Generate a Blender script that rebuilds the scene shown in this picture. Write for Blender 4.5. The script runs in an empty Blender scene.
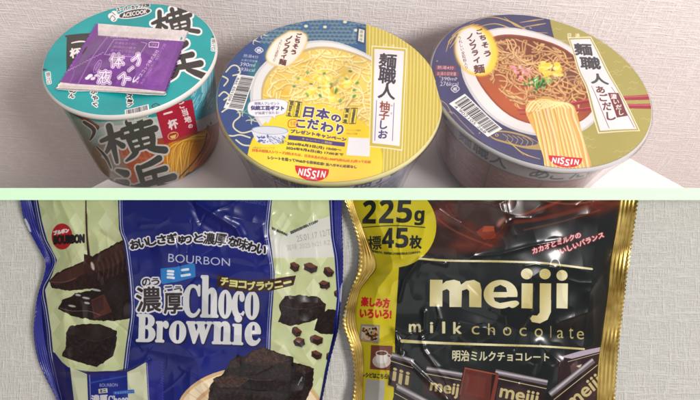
import bpy, math, random
import numpy as np
from mathutils import Vector

SC = bpy.context.scene
COL = SC.collection
RNG = np.random.default_rng(7)

# =====================================================================
#  CAMERA MODEL (metres; tabletop at z = 0)
# =====================================================================
PITCH, FPX, PY, ROLL = 0.7648, 557.62, 71.46, 0.0586
CAMZ = 0.325
_s, _c = math.sin(PITCH), math.cos(PITCH)
D = np.array([0, _c, -_s]); _r = np.array([1.0, 0, 0]); _u = np.array([0, _s, _c])
R_ = _r*math.cos(ROLL)+_u*math.sin(ROLL)
U_ = -_r*math.sin(ROLL)+_u*math.cos(ROLL)
C0 = np.array([0, 0, CAMZ])
BD = 0.290                       # distance of the sloping panel along the view axis

def proj(P):
    P = np.asarray(P, float)-C0
    z = P@D
    return np.stack([350+FPX*(P@R_)/z, PY-FPX*(P@U_)/z], -1)

def ray(x, y):
    x = np.asarray(x, float)[..., None]; y = np.asarray(y, float)[..., None]
    return D+(x-350)/FPX*R_+(PY-y)/FPX*U_

def at_z(x, y, z):
    d = ray(x, y)
    return C0+d*((z-CAMZ)/d[..., 2:3])

def on_panel(x, y, h=0.0):       # point h metres above the sloping panel
    h = np.asarray(h, float)
    if h.ndim: h = h[..., None]
    return C0+ray(x, y)*(BD-h)

# =====================================================================
#  PRINT PAINTER: flat artwork of the packages, drawn from shapes and type
# =====================================================================
def raster(polys, W, H, SS=3):
    """anti-aliased coverage of polygons (all made positively wound) -> mask, x0, y0"""
    ps, qs = [], []
    for p in polys:
        p = np.asarray(p, float)
        q = np.roll(p, -1, 0)
        if (p[:, 0]*q[:, 1]-q[:, 0]*p[:, 1]).sum() < 0:
            p = p[::-1]; q = np.roll(p, -1, 0)
        ps.append(p); qs.append(q)
    return _ras(np.concatenate(ps), np.concatenate(qs), W, H, SS)

def _ras(a, b, W, H, SS):
    x0 = int(max(0, math.floor(min(a[:, 0].min(), W)))-2); x1 = int(min(W, math.ceil(a[:, 0].max())+3))
    y0 = int(max(0, math.floor(min(a[:, 1].min(), H)))-2); y1 = int(min(H, math.ceil(a[:, 1].max())+3))
    x0 = max(x0, 0); y0 = max(y0, 0)
    if x1-x0 < 2 or y1-y0 < 2: return None
    w, h = x1-x0, y1-y0
    ax, ay = a[:, 0]-x0, (a[:, 1]-y0)*SS; bx, by = b[:, 0]-x0, (b[:, 1]-y0)*SS
    sg = np.where(by > ay, 1.0, -1.0)
    lo = np.minimum(ay, by); hi = np.maximum(ay, by)
    k0 = np.clip(np.ceil(lo-.5), 0, h*SS).astype(int); k1 = np.clip(np.ceil(hi-.5), 0, h*SS).astype(int)
    n = np.maximum(k1-k0, 0)
    idx = np.repeat(np.arange(len(n)), n)
    if len(idx) == 0: return None
    k = np.arange(len(idx))-np.repeat(np.cumsum(n)-n, n)+k0[idx]
    dy = by-ay; dy = np.where(dy == 0, 1e-9, dy)
    X = np.clip(ax[idx]+(k+.5-ay[idx])*(bx-ax)[idx]/dy[idx], 0, w-1.001)
    fx = np.floor(X).astype(int); fr = X-fx
    acc = np.zeros(h*(w+2)); row = k//SS
    s = sg[idx]/SS
    acc += np.bincount(row*(w+2)+fx, s*(1-fr), h*(w+2))
    acc += np.bincount(row*(w+2)+fx+1, s*fr, h*(w+2))
    m = np.cumsum(acc.reshape(h, w+2), 1)[:, :w]
    return np.clip(np.abs(m), 0, 1).astype(np.float32), x0, y0

def pad(m, x0, y0, r, W, H):
    a0 = min(r, x0); b0 = min(r, y0); a1 = min(r, W-x0-m.shape[1]); b1 = min(r, H-y0-m.shape[0])
    return np.pad(m, ((b0, max(b1, 0)), (a0, max(a1, 0)))), x0-a0, y0-b0

def dilate(m, r):
    out = m.copy(); h, w = m.shape
    n = max(8, int(r*5))
    offs = {(0, 0)}
    for rr in ([r] if r < 2 else [r, r*.55]):
        for k in range(n):
            offs.add((int(round(rr*math.cos(2*math.pi*k/n))), int(round(rr*math.sin(2*math.pi*k/n)))))
    for dx, dy in offs:
        a0, a1 = max(0, dx), min(w, w+dx); b0, b1 = max(0, dy), min(h, h+dy)
        if a1 <= a0 or b1 <= b0: continue
        np.maximum(out[b0:b1, a0:a1], m[b0-dy:b1-dy, a0-dx:a1-dx], out=out[b0:b1, a0:a1])
    return out

def blur(m, r):
    r = max(1, int(round(r)))
    for _ in range(2):
        for ax in (0, 1):
            p = np.pad(m, [(r+1, r) if i == ax else (0, 0) for i in range(m.ndim)], mode='edge')
            c = np.cumsum(p, ax, dtype=np.float64)
            n = m.shape[ax]
            m = ((np.take(c, range(2*r+1, 2*r+1+n), ax)-np.take(c, range(0, n), ax))/(2*r+1)).astype(np.float32)
    return m

def vnoise(h, w, cell, seed=0, octs=3, ax=1.0, gain=.5):
    """smooth value noise 0..1; ax stretches it along x"""
    g = np.random.default_rng(seed); out = np.zeros((h, w), np.float32); amp = 1; tot = 0
    for o in range(octs):
        cy = max(cell/2**o, 1.0); cx = max(cell*ax/2**o, 1.0)
        nh, nw = int(h/cy)+3, int(w/cx)+3
        a = g.random((nh, nw)).astype(np.float32)
        yy = np.arange(h)/cy; xx = np.arange(w)/cx
        iy = yy.astype(int); ix = xx.astype(int); fy = yy-iy; fx = xx-ix
        fy = (fy*fy*(3-2*fy))[:, None]; fx = (fx*fx*(3-2*fx))[None]
        v = (a[iy][:, ix]*(1-fy)*(1-fx)+a[iy+1][:, ix]*fy*(1-fx)+a[iy][:, ix+1]*(1-fy)*fx+a[iy+1][:, ix+1]*fy*fx)
        out += amp*v; tot += amp; amp *= gain
    return out/tot

def spline(pts, closed=False, n=8):
    P = np.asarray(pts, float); N = len(P)
    out = []
    t = np.linspace(0, 1, n, endpoint=False)[:, None]
    for i in range(N if closed else N-1):
        if closed: p0, p1, p2, p3 = P[i-1], P[i], P[(i+1) % N], P[(i+2) % N]
        else: p0, p1, p2, p3 = P[max(i-1, 0)], P[i], P[i+1], P[min(i+2, N-1)]
        out.append(.5*((2*p1)+(-p0+p2)*t+(2*p0-5*p1+4*p2-p3)*t*t+(-p0+3*p1-3*p2+p3)*t**3))
    if not closed: out.append(P[-1:])
    return np.concatenate(out)

_glyphs = {}
def glyph(s):
    if s not in _glyphs:
        c = bpy.data.curves.new('type', 'FONT'); c.body = s; c.size = 1; c.resolution_u = 4
        o = bpy.data.objects.new('type', c); COL.objects.link(o)
        dg = bpy.context.evaluated_depsgraph_get()
        me = bpy.data.meshes.new_from_object(o.evaluated_get(dg))
        me.calc_loop_triangles()
        v = np.array([q.co[:2] for q in me.vertices]).reshape(-1, 2)
        t = np.array([q.vertices[:] for q in me.loop_triangles]).reshape(-1, 3)
        tri = v[t] if len(t) else np.zeros((0, 3, 2))
        if len(tri):
            mn, mx = tri.reshape(-1, 2).min(0), tri.reshape(-1, 2).max(0)
            asp = (mx[0]-mn[0])/max(mx[1]-mn[1], 1e-6)
            adv = (mx, mn)
            tri = (tri-mn)/np.maximum(mx-mn, 1e-6); tri[..., 1] = 1-tri[..., 1]
            e1 = tri[:, 1]-tri[:, 0]; e2 = tri[:, 2]-tri[:, 0]
            neg = (e1[:, 0]*e2[:, 1]-e1[:, 1]*e2[:, 0]) < 0
            tri[neg] = tri[neg][:, ::-1]
        else: asp = 1; adv = (np.ones(2), np.zeros(2))
        bpy.data.objects.remove(o); bpy.data.meshes.remove(me); bpy.data.curves.remove(c)
        _glyphs[s] = (tri, asp, adv)
    return _glyphs[s]

def quadmap(q):
    q = np.asarray(q, float)
    def f(uv):
        u = uv[..., 0:1]; v = uv[..., 1:2]
        return q[0]*(1-u)*(1-v)+q[1]*u*(1-v)+q[2]*u*v+q[3]*(1-u)*v
    return f

def rect(cx, cy, w, h, rot=0, shear=0):
    a = math.radians(rot); X = np.array([math.cos(a), math.sin(a)]); Y = np.array([-math.sin(a), math.cos(a)])+shear*X
    c = np.array([cx, cy])
    return [c-X*w/2-Y*h/2, c+X*w/2-Y*h/2, c+X*w/2+Y*h/2, c-X*w/2+Y*h/2]

class Art:
    def __init__(s, x0, y0, x1, y1, bg=(255, 255, 255), S=4):
        s.x0, s.y0, s.x1, s.y1, s.S = x0, y0, x1, y1, S
        s.W, s.H = int((x1-x0)*S), int((y1-y0)*S)
        s.img = np.empty((s.H, s.W, 3), np.float32); s.img[:] = np.array(bg)/255.
    def px(s, p): return (np.asarray(p, float)-[s.x0, s.y0])*s.S
    def put(s, r, col, a=1, dil=0, bl=0, ret=False):
        if r is None: return
        m, x0, y0 = r
        rr = int(dil*s.S+2*bl*s.S)+2
        if dil or bl: m, x0, y0 = pad(m, x0, y0, rr, s.W, s.H)
        if dil: m = dilate(m, dil*s.S)
        if bl: m = blur(m, bl*s.S)
        if ret: return m, x0, y0
        s.comp(m, x0, y0, col, a)
    def comp(s, m, x0, y0, col, a=1):
        h, w = m.shape; v = s.img[y0:y0+h, x0:x0+w]
        if callable(col):
            X, Y = np.meshgrid((np.arange(w)+x0+.5)/s.S+s.x0, (np.arange(h)+y0+.5)/s.S+s.y0)
            c = np.asarray(col(X, Y), np.float32)/255.
        elif isinstance(col, np.ndarray) and col.ndim == 3: c = col[y0:y0+h, x0:x0+w]
        else: c = np.array(col, np.float32)/255.
        mm = (m*a)[..., None]
        v += (c-v)*mm
    def poly(s, pts, col, a=1, dil=0, bl=0, smooth=False):
        if smooth: pts = spline(pts, True)
        s.put(raster([s.px(pts)], s.W, s.H), col, a, dil, bl)
    def ell(s, cx, cy, rx, ry, col, rot=0, a=1, bl=0):
        t = np.linspace(0, 2*math.pi, 48, endpoint=False); r = math.radians(rot)
        x = rx*np.cos(t); y = ry*np.sin(t)
        s.poly(np.stack([cx+x*math.cos(r)-y*math.sin(r), cy+x*math.sin(r)+y*math.cos(r)], 1), col, a, 0, bl)
    def _strokepolys(s, pts, w):
        P = s.px(pts); n = len(P)
        w = np.interp(np.linspace(0, 1, n), np.linspace(0, 1, len(w)), w) if np.ndim(w) else np.full(n, float(w))
        w = w*s.S/2; polys = []
        t = np.linspace(0, 2*math.pi, 10, endpoint=False); cs = np.stack([np.cos(t), np.sin(t)], 1)
        for i in range(n):
            polys.append(P[i]+cs*w[i])
            if i < n-1:
                d = P[i+1]-P[i]; L = math.hypot(*d)
                if L < 1e-6: continue
                nn = np.array([-d[1], d[0]])/L
                polys.append(np.array([P[i]+nn*w[i], P[i+1]+nn*w[i+1], P[i+1]-nn*w[i+1], P[i]-nn*w[i]]))
        return polys
    def stroke(s, pts, w, col, a=1, smooth=True, bl=0, closed=False):
        pts = np.asarray(pts, float)
        if smooth and len(pts) > 2: pts = spline(pts, closed, 6)
        if closed: pts = np.concatenate([pts, pts[:1]])
        s.put(raster(s._strokepolys(pts, w), s.W, s.H, 2), col, a, 0, bl)
    def type(s, txt, q, col, a=1, wt=0, out=None, ow=0, out2=None, ow2=0, warp=None):
        tri = glyph(txt)[0]
        if not len(tri): return
        f = quadmap(q); uv = tri.copy()
        P = f(uv)
        if warp is not None: P = P+warp(uv[..., 0])
        P = s.px(P).reshape(-1, 3, 2)
        e1 = P[:, 1]-P[:, 0]; e2 = P[:, 2]-P[:, 0]
        if (e1[:, 0]*e2[:, 1]-e1[:, 1]*e2[:, 0]).sum() < 0: P = P[:, ::-1]
        r = _ras(P.reshape(-1, 2), P[:, [1, 2, 0]].reshape(-1, 2), s.W, s.H, 4)
        if r is None: return
        if out2: s.put(r, out2, a, wt+ow2)
        if out: s.put(r, out, a, wt+ow)
        s.put(r, col, a, wt)
    def chars(s, txt, p0, p1, size, col, rot=0, sizes=None, asp=1.0, **k):
        """single characters with centres evenly spaced from p0 to p1"""
        n = len(txt); p0 = np.array(p0, float); p1 = np.array(p1, float)
        for i, ch in enumerate(txt):
            c = p0+(p1-p0)*(i/max(n-1, 1)); z = sizes[i] if sizes else size
            tri, ap, (mx, mn) = glyph(ch)
            w = z*min(1.0, mx[0]-mn[0])*asp*1.05; h = z*min(1.0, mx[1]-mn[1])*1.05
            s.type(ch, rect(c[0], c[1], max(w, z*.1), max(h, z*.1), rot), col, **k)
    def sub(s): return s.img.copy()
    def clip(s, old, mask): s.img = old+(s.img-old)*mask[..., None]
    def maskof(s, fn):
        k = Art(s.x0, s.y0, s.x1, s.y1, (0, 0, 0), s.S); fn(k); return k.img[..., 0].copy()
    def grain(s, amt=.02, cell=3, seed=1):
        s.img *= (1+amt*2*(vnoise(s.H, s.W, cell, seed, 2)-.5))[..., None]
    def tone(s, k): s.img *= k
    def image(s, name):
        im = bpy.data.images.new(name, s.W, s.H)
        px = np.ones((s.H, s.W, 4), np.float32); px[..., :3] = np.clip(s.img[::-1], 0, 1)
        im.pixels.foreach_set(px.ravel()); im.update(); im.pack()
        return im

BRUSH = {
 'yoko': [([(.02,.36),(.2,.31),(.4,.28)],(.07,.1,.11)), ([(.22,.04),(.21,.5),(.2,.97)],(.12,.11,.06)), ([(.2,.38),(.12,.58),(.0,.74)],(.1,.09,.03)),
          ([(.25,.42),(.37,.6)],(.06,.11)), ([(.44,.2),(.7,.17),(.97,.14)],(.08,.1,.11)), ([(.58,.03),(.6,.34)],(.12,.08)), ([(.8,.0),(.78,.32)],(.12,.08)),
          ([(.4,.39),(.7,.37),(1.02,.34)],(.08,.1,.12)), ([(.5,.47),(.53,.8)],(.09,.08)), ([(.5,.48),(.7,.45),(.92,.45),(.88,.79)],(.07,.07,.12,.09)),
          ([(.53,.63),(.86,.61)],(.06,.06)), ([(.53,.79),(.88,.77)],(.07,.07)), ([(.69,.38),(.7,.78)],(.08,.07)), ([(.57,.83),(.5,.92),(.36,1.0)],(.11,.09,.04)),
          ([(.8,.83),(.9,.9),(1.05,.99)],(.07,.12,.13))],
 'hama': [([(.05,.08),(.2,.22)],(.07,.15)), ([(.0,.36),(.16,.47)],(.07,.14)), ([(.0,.98),(.12,.8),(.26,.58)],(.15,.12,.04)), ([(.9,.0),(.7,.09),(.44,.15)],(.13,.11,.07)),
          ([(.46,.13),(.47,.6)],(.11,.1)), ([(.46,.36),(.7,.33),(.95,.31)],(.08,.1,.12)), ([(.72,.35),(.71,.6)],(.11,.09)), ([(.27,.64),(.6,.61),(1.05,.58)],(.09,.12,.14)),
          ([(.52,.7),(.45,.84),(.26,1.0)],(.12,.1,.04)), ([(.74,.7),(.88,.82),(1.05,.98)],(.07,.13,.15))]}
def brush(A, key, q, col, out, ow, fat=1.15):
    f = quadmap(q); size = math.sqrt(abs(np.linalg.norm(np.subtract(q[1], q[0]))*np.linalg.norm(np.subtract(q[3], q[0]))))
    polys = []
    for pts, w in BRUSH[key]:
        P = f(spline(np.array(pts), False, 5) if len(pts) > 2 else np.array(pts, float))
        polys += A._strokepolys(P, np.array(w)*size*fat)
    r = raster(polys, A.W, A.H)
    A.put(r, out, 1, ow); A.put(r, col)

def barcode(A, q, along='v', seed=3, n=46, digits=True, flip=False):
    A.poly(q, (238, 236, 234)); f = quadmap(q); g = np.random.default_rng(seed)
    pos = .05
    while pos < .95:
        w = g.choice([.008, .008, .016, .024])
        a, b = ((.06, .76) if not flip else (.24, .94)) if digits else (.08, .92)
        if along == 'v': c = np.array([[a, pos], [b, pos], [b, pos+w], [a, pos+w]])
        else: c = np.array([[pos, a], [pos+w, a], [pos+w, b], [pos, b]])
        A.poly(f(c), (30, 28, 34))
        pos += w+g.choice([.008, .012, .02])
    if digits:
        uv = np.array([[.8, .1], [.8, .9], [.96, .9], [.96, .1]]) if along == 'v' else np.array([[.1, .8], [.9, .8], [.9, .96], [.1, .96]])
        if flip: uv = np.array([[.18, .9], [.18, .1], [.04, .1], [.04, .9]])
        A.type('4 902105 268', f(uv), (50, 48, 55))

def noodles(A, mask, n, w, cols, seed, cx, cy, rx, ry, wav=.35, rot=0):
    g = np.random.default_rng(seed); old = A.sub()
    cr, sr = math.cos(math.radians(rot)), math.sin(math.radians(rot))
    for i in range(n):
        a = g.uniform(0, 2*math.pi); rr = math.sqrt(g.random())
        x = rr*math.cos(a)*rx; y = rr*math.sin(a)*ry
        dirn = g.normal(0, .7)+(math.pi if g.random() < .5 else 0); L = g.uniform(22, 50); pts = []
        k = g.uniform(-1, 1)
        for j in range(8):
            pts.append((cx+x*cr-y*sr, cy+x*sr+y*cr)); dirn += k*wav+g.normal(0, .12)+.4*math.sin(j*1.3+i)
            x += math.cos(dirn)*L/7; y += math.sin(dirn)*L/7*.75
        t = g.random()
        dark = np.array(cols[0]); lite = np.array(cols[1])*(1-t)+np.array(cols[2])*t
        A.stroke(np.array(pts)+[.25, .45], w*1.25, dark, .6)
        A.stroke(pts, w, lite, .92); A.stroke(np.array(pts)-[.15, .25], w*.35, np.minimum(lite*1.12+14, 255), .7)
    A.img = blur(A.img, 1); A.clip(old, mask)

def crumb(A, pts, base, hi, seed=0, a=1):
    """a chunk of dark cake: mottled colour, irregular edge"""
    h, w = A.H, A.W
    n = vnoise(h, w, A.S*2.0, seed, 4, 1.0, .8)
    col = np.array(base)/255.+(np.array(hi)-np.array(base))/255.*(np.clip((n-.42)*3, 0, 1))[..., None]
    g = np.random.default_rng(seed); P = []
    for i in range(len(pts)):
        p, q = np.array(pts[i], float), np.array(pts[(i+1) % len(pts)], float)
        L = np.hypot(*(q-p)); m = max(1, int(L/2.2))
        for j in range(m): P.append(p+(q-p)*j/m+(g.normal(0, .35, 2) if j else 0))
    A.poly(P, col.astype(np.float32), a)

# =====================================================================
#  ARTWORK
# =====================================================================
def art_lid_teal():
    A = Art(38, 0, 222, 122, (20, 150, 152))
    n = vnoise(A.H, A.W, 60, 3, 3, 3.0)
    A.img *= (1+.16*(n-.5))[..., None]
    K = (52, 48, 46); Wt = (232, 226, 224)
    # maker's oval, cook's head and the arc of small type
    A.ell(134.5, 13.2, 17.5, 4.6, Wt, -9); A.ell(134.5, 13.2, 16, 3.6, K, -9)
    A.type('ACECOOK', rect(134.8, 13.2, 25, 4, -9, -.2), Wt, wt=.15)
    A.type('スーパーカップ大盛', rect(133, 7.2, 33, 3.6, -9), K, wt=.15, out=Wt, ow=.8)
    for x, y, r in ((111, 15.5, 3.2), (114, 13, 3), (116.5, 15.5, 3), (113.5, 18, 3.4)): A.ell(x, y, r, r*.85, Wt)
    A.stroke([(110, 18), (112, 15), (115, 18), (113, 20)], .5, K); A.stroke([(112, 12), (115, 14.5)], .5, K)
    brush(A, 'yoko', [(152, 12), (186, 6), (196, 33), (150, 42)], K, Wt, 1.9, 1.2)
    brush(A, 'hama', [(150, 50), (190, 44), (204, 78), (152, 84)], K, Wt, 1.9, 1.3)
    # black panel with the white words
    A.poly([(67, 36), (96, 33), (92, 71), (66.5, 72)], K)
    A.stroke([(66, 36.6), (80, 35.4), (99, 32.6)], (1.8, 2.6, 1.2), K)
    A.stroke([(72, 44), (79, 42.6), (85, 42.4)], (1.2, 1.8, 1.4), Wt)
    A.type('杯', rect(76, 54, 11, 9, -6), Wt, wt=.5)
    A.type('ご当地', [(88, 40), (95, 38), (91, 66), (84, 66)], Wt, a=.5)
    for t, (x, y), s in (('め', (73, 91), 6), ('ん', (72, 96), 5), ('か', (94, 92), 5.5), ('や', (95, 98), 5.5), ('く', (95, 104), 5), ('ス', (129, 95), 5.5), ('ー', (129.5, 100), 4.5), ('プ', (129.5, 104), 5)):
        A.type(t, rect(x, y, s, s*.8, 12), K, wt=.15, out=Wt, ow=1.0)
    A.type('開け口', rect(48.5, 78, 11, 4, 82), K, out=Wt, ow=.9)
    A.type('開け口', rect(213.3, 45, 11, 3.4, 92), K, out=Wt, ow=.9)
    A.poly([(41, 68), (48, 69.6), (42, 71.4)], K); A.poly([(218, 34), (211, 37), (219, 37.5)], K)
    barcode(A, [(124.5, 109.5), (148.5, 104), (149.5, 112), (125.5, 118)], 'h', 5, digits=False)
    A.stroke(spline([(152, 106), (156, 103.6), (160, 106), (156, 109)], True), .7, K, smooth=False, closed=True)
    A.type('プラ', rect(156, 106.3, 5, 2.4, -10), K)
    return A

def art_cup_body():
    A = Art(55, 92, 228, 222, (196, 188, 178))
    def g(X, Y):
        t = np.clip((Y-(108+.1*(X-90)))/60, 0, 1)[..., None]
        return (1-t)*np.array([150, 190, 186.])+t*np.array([176, 96, 62.])
    A.poly([(50, 90), (230, 90), (230, 225), (50, 225)], g)
    # teal top band, hatched fabric pattern on the right
    A.poly([(60, 92), (230, 85), (230, 96), (190, 108), (150, 118), (100, 122), (60, 116)], (34, 152, 152))
    A.poly([(190, 92), (230, 84), (230, 110), (196, 122)], (70, 165, 184))
    g_ = np.random.default_rng(4)
    for i in range(60):
        x = g_.uniform(190, 224); y = 116-(x-190)*.35-g_.uniform(0, 20); L = g_.uniform(2, 6)
        A.stroke([(x, y), (x+L*.5, y-L)], .7, (178, 222, 226), .8, False)
    # bowl rim and the soup under it
    A.poly([(90, 128), (130, 124), (160, 122), (198, 120), (228, 106), (228, 118), (200, 131), (160, 138), (92, 144)], (196, 192, 190), smooth=False)
    def soup(X, Y):
        t = np.clip((Y-125)/60, 0, 1)[..., None]
        return (1-t)*np.array([150, 66, 34.])+t*np.array([196, 92, 40.])
    A.poly([(92, 146), (130, 142), (160, 138), (200, 131), (228, 117), (228, 225), (92, 225)], soup)
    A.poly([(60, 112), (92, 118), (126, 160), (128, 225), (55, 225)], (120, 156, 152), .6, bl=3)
    # pale hatching behind the characters
    for i in range(26):
        A.stroke([(150+i*.6, 118-i*.1), (166+i*.35, 140)], .35, (210, 230, 228), .5, False)
    for i in range(9): A.stroke([(108+i*5, 132-i), (118+i*6, 158+i)], .6, (205, 212, 206), .35, False)
    # spoon-red streaks near the left edge
    for k, (w, c) in enumerate(((3.2, (120, 52, 38)), (1.4, (60, 34, 30)))):
        A.stroke([(70, 110+k*2), (84, 118+k*2), (98, 127+k*2)], w, c)
    A.stroke([(100, 150), (124, 156), (166, 160)], 2.2, (196, 104, 78), .8)
    A.stroke([(124, 162), (150, 172), (180, 182)], 3, (170, 72, 48), .8)
    # noodles lifted on chopsticks
    q = [(163, 158), (165, 148), (171, 142.5), (185, 139), (198, 133), (205, 129), (210, 136), (206, 142), (196, 164), (188, 175), (176, 186), (167, 184)]
    m = A.maskof(lambda k: k.poly(q, (255, 255, 255), smooth=True))
    old = A.sub()
    A.poly(q, (214, 132, 26), smooth=True); g2_ = np.random.default_rng(77)
    for i in range(19):
        t = (i*7 % 19)/18.
        pts = [(208-6*t, 133+6*t), (196-16*t, 136+6*t), (190-22*t+3*math.sin(i), 148+4*t), (187-19*t, 172+8*t), (184-14*t, 192)]
        pts = np.array(pts)+g2_.normal(0, .6, (5, 2)); w_ = g2_.uniform(1.3, 2.2); A.stroke(pts, w_+.9, (170, 88, 14), .8, bl=.25); A.stroke(pts, w_, (240, 160+g2_.uniform(0, 36), 44), .95, bl=.15); A.stroke(pts-[.3, .2], .55, (255, 224, 130), .85, bl=.1)
    A.clip(old, m)
    A.stroke([(207, 133), (203, 148), (190, 166), (172, 184), (160, 192)], 1.1, (64, 36, 22))
    A.stroke([(213, 133), (208, 148), (194, 168), (176, 186)], .7, (236, 170, 130), .7)
    # greens
    crumb(A, [(178, 184), (186, 174), (200, 166), (212, 158), (217, 160), (213, 172), (202, 180), (188, 192), (178, 192)], (24, 52, 22), (96, 112, 52), 9)
    g2 = np.random.default_rng(8)
    for i in range(24):
        x = g2.uniform(182, 212); y = 192-(x-178)*.75+g2.uniform(-5, 4)
        A.stroke([(x, y), (x+g2.uniform(2, 6), y-g2.uniform(1, 5))], .8, ((170, 190, 120), (40, 82, 34), (210, 214, 180))[i % 3], .75, False)
    for i in range(9):
        x = 206+i*1.6; A.stroke([(x, 124+g2.uniform(-2, 2)), (x-4, 150), (x-9, 176)], .6, (228, 150, 96), .4)
    A.ell(208, 127, 1.6, 2.2, (70, 110, 50)); A.ell(211, 123, 1.2, 1.8, (88, 130, 60))
    for x, y in ((117, 188), (121, 200), (133, 208)):
        A.ell(x, y, 6, 3.6, (230, 226, 220), 10); A.ell(x, y, 4.6, 2.5, (50, 46, 44), 10)
    # red label
    A.poly([(155, 109), (192, 99), (197.5, 131), (164.5, 144)], (178, 28, 54))
    A.chars('ご当地の', (182, 105), (190.5, 126), 6.2, (242, 226, 224), -16, sizes=[6.4, 7, 6.8, 4.6], wt=.35)
    A.chars('一杯', (168, 113), (173, 124), 8, (242, 226, 224), -16, sizes=[9, 9.5], wt=.45)
    A.ell(173, 135.5, 5.6, 3.9, (238, 196, 120), -18); A.ell(173, 135.5, 4.8, 3.2, (178, 40, 50), -18)
    A.poly([(169.6, 136), (176.6, 134), (175, 138), (171.6, 138.6)], (240, 200, 120)); A.stroke([(171, 133.6), (173, 132.4), (175, 132.4)], .4, (240, 200, 120))
    # two large brush characters with pale outline, and slices of the next pair
    brush(A, 'yoko', [(97, 127), (150, 117), (162, 151), (106, 166)], (66, 68, 60), (206, 200, 196), 1.7, 1.22)
    brush(A, 'hama', [(114, 168), (164, 157), (176, 192), (122, 204)], (66, 68, 60), (206, 200, 196), 1.7, 1.22)
    A.stroke([(84, 122), (94, 130), (90, 141)], (5, 6, 2), (206, 200, 196)); A.stroke([(84, 122), (94, 130), (90, 140)], (3, 4, 1.2), (60, 60, 54))
    A.stroke([(96, 146), (106, 157), (112, 170)], (2, 5, 3), (206, 200, 196)); A.stroke([(96, 146), (106, 157), (111, 168)], (1, 3, 1.4), (60, 60, 54))
    barcode(A, [(124.5, 109.5), (148.5, 104), (149.5, 112), (125.5, 118)], 'h', 5, digits=False)
    A.poly([(126, 119), (149, 113.5), (148, 117), (138, 121), (128, 122)], (206, 206, 200)); A.type('CUP NOODLE', rect(138, 118, 18, 2.2, -13), (90, 96, 92))
    A.grain(.05, 5)
    return A

def art_packet():
    A = Art(50, 16, 196, 100, (112, 56, 134))
    n = vnoise(A.H, A.W, 40, 5, 3, 2.); A.img *= (1+.25*(n-.5))[..., None]
    W = (226, 214, 226); L = (196, 160, 208)
    A.poly([(98, 17), (196, 22), (196, 32), (186, 41.5), (98, 35.5)], (214, 202, 200))     # blank seal strips
    A.poly([(50, 81), (75, 84), (110, 86), (168, 92), (168, 100), (50, 96)], (220, 208, 204))
    A.stroke([(60, 86.6), (90, 87.6), (130, 90), (165, 94)], 2.2, (196, 182, 172), .6)
    r = -63
    A.chars('液体', (104, 77), (117, 60.5), 12, W, 0, sizes=[13.5, 13.5], wt=1.5)
    A.chars('液体', (104, 77), (117, 60.5), 12, (116, 52, 142), 0, sizes=[13.5, 13.5], wt=.75)
    A.chars('液体', (104, 77), (117, 60.5), 12, W, 0, sizes=[13.5, 13.5], wt=.28)
    for s_, c, wt in ((W, W, 1.5), (0, (116, 52, 142), .75), (0, W, .3)):
        A.chars('スープ', (124, 78.5), (137.5, 59.5), 9, c, -38, sizes=[11.5, 6.5, 10.5], wt=wt)
    A.ell(97.5, 66.5, 7.4, 2.7, L, -62); A.ell(97.5, 66.5, 6.8, 2.2, (116, 52, 142), -62); A.type('ACECOOK', rect(97.5, 66.5, 9, 1.8, -62), W)
    for x, y, k in ((90, 76, 3), (93, 78.5, 2.6), (87.5, 78, 2.6), (96, 75.5, 2)): A.ell(x, y, k, k*.6, W, -20)
    # boxed notes and the maker's address
    A.stroke([(114, 39.5), (104.5, 54.5), (138, 57.5), (147, 43.5), (141, 42)], .55, L, smooth=False); A.stroke([(114, 39.5), (128, 40)], .5, L)
    for i, t in enumerate(('お湯を注ぐ前に', '別添の小袋を', '取り出してから', 'お使いください')):
        A.type(t, [(116-i*2.2, 41.5+i*3.8), (138-i*1.4, 43+i*3.8), (137-i*1.4, 45.6+i*3.8), (114.6-i*2.2, 44+i*3.8)], L, .9)
    A.type('調味料と香味油が入っています', [(110, 35.6), (172, 39), (172, 41), (110, 37.8)], W, .85)
    A.stroke([(149, 43), (151, 42), (159, 42.6), (158, 47.4), (149, 46.8), (149, 44)], .7, W, smooth=False); A.type('プラ', rect(154, 44.8, 5, 2.4, 4), W)
    A.type('エースコック株式会社', [(133.8, 82), (156, 49.5), (159.4, 50.5), (137.4, 84)], W, wt=.12)
    A.type('大阪府吹田市江坂町一丁目', [(139.5, 84), (164, 43.5), (166.6, 44.5), (142.4, 85)], L, .8)
    z = [(62, 74)]
    for i in range(28): z.append((62+i*1.55, 73.5-i*.8+(.9 if i % 2 else -.3)))
    A.stroke(z, .5, (214, 192, 220), .7, smooth=False)
    A.stroke([(78, 84), (92, 58), (108, 36)], 1.1, (170, 122, 190), .7)
    A.stroke([(70, 62), (74, 72), (70, 82)], .6, (170, 122, 190), .6)
    A.grain(.06, 6)
    return A

CR = (224, 214, 178)
def tag_text(A, w, c):
    pass

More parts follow.
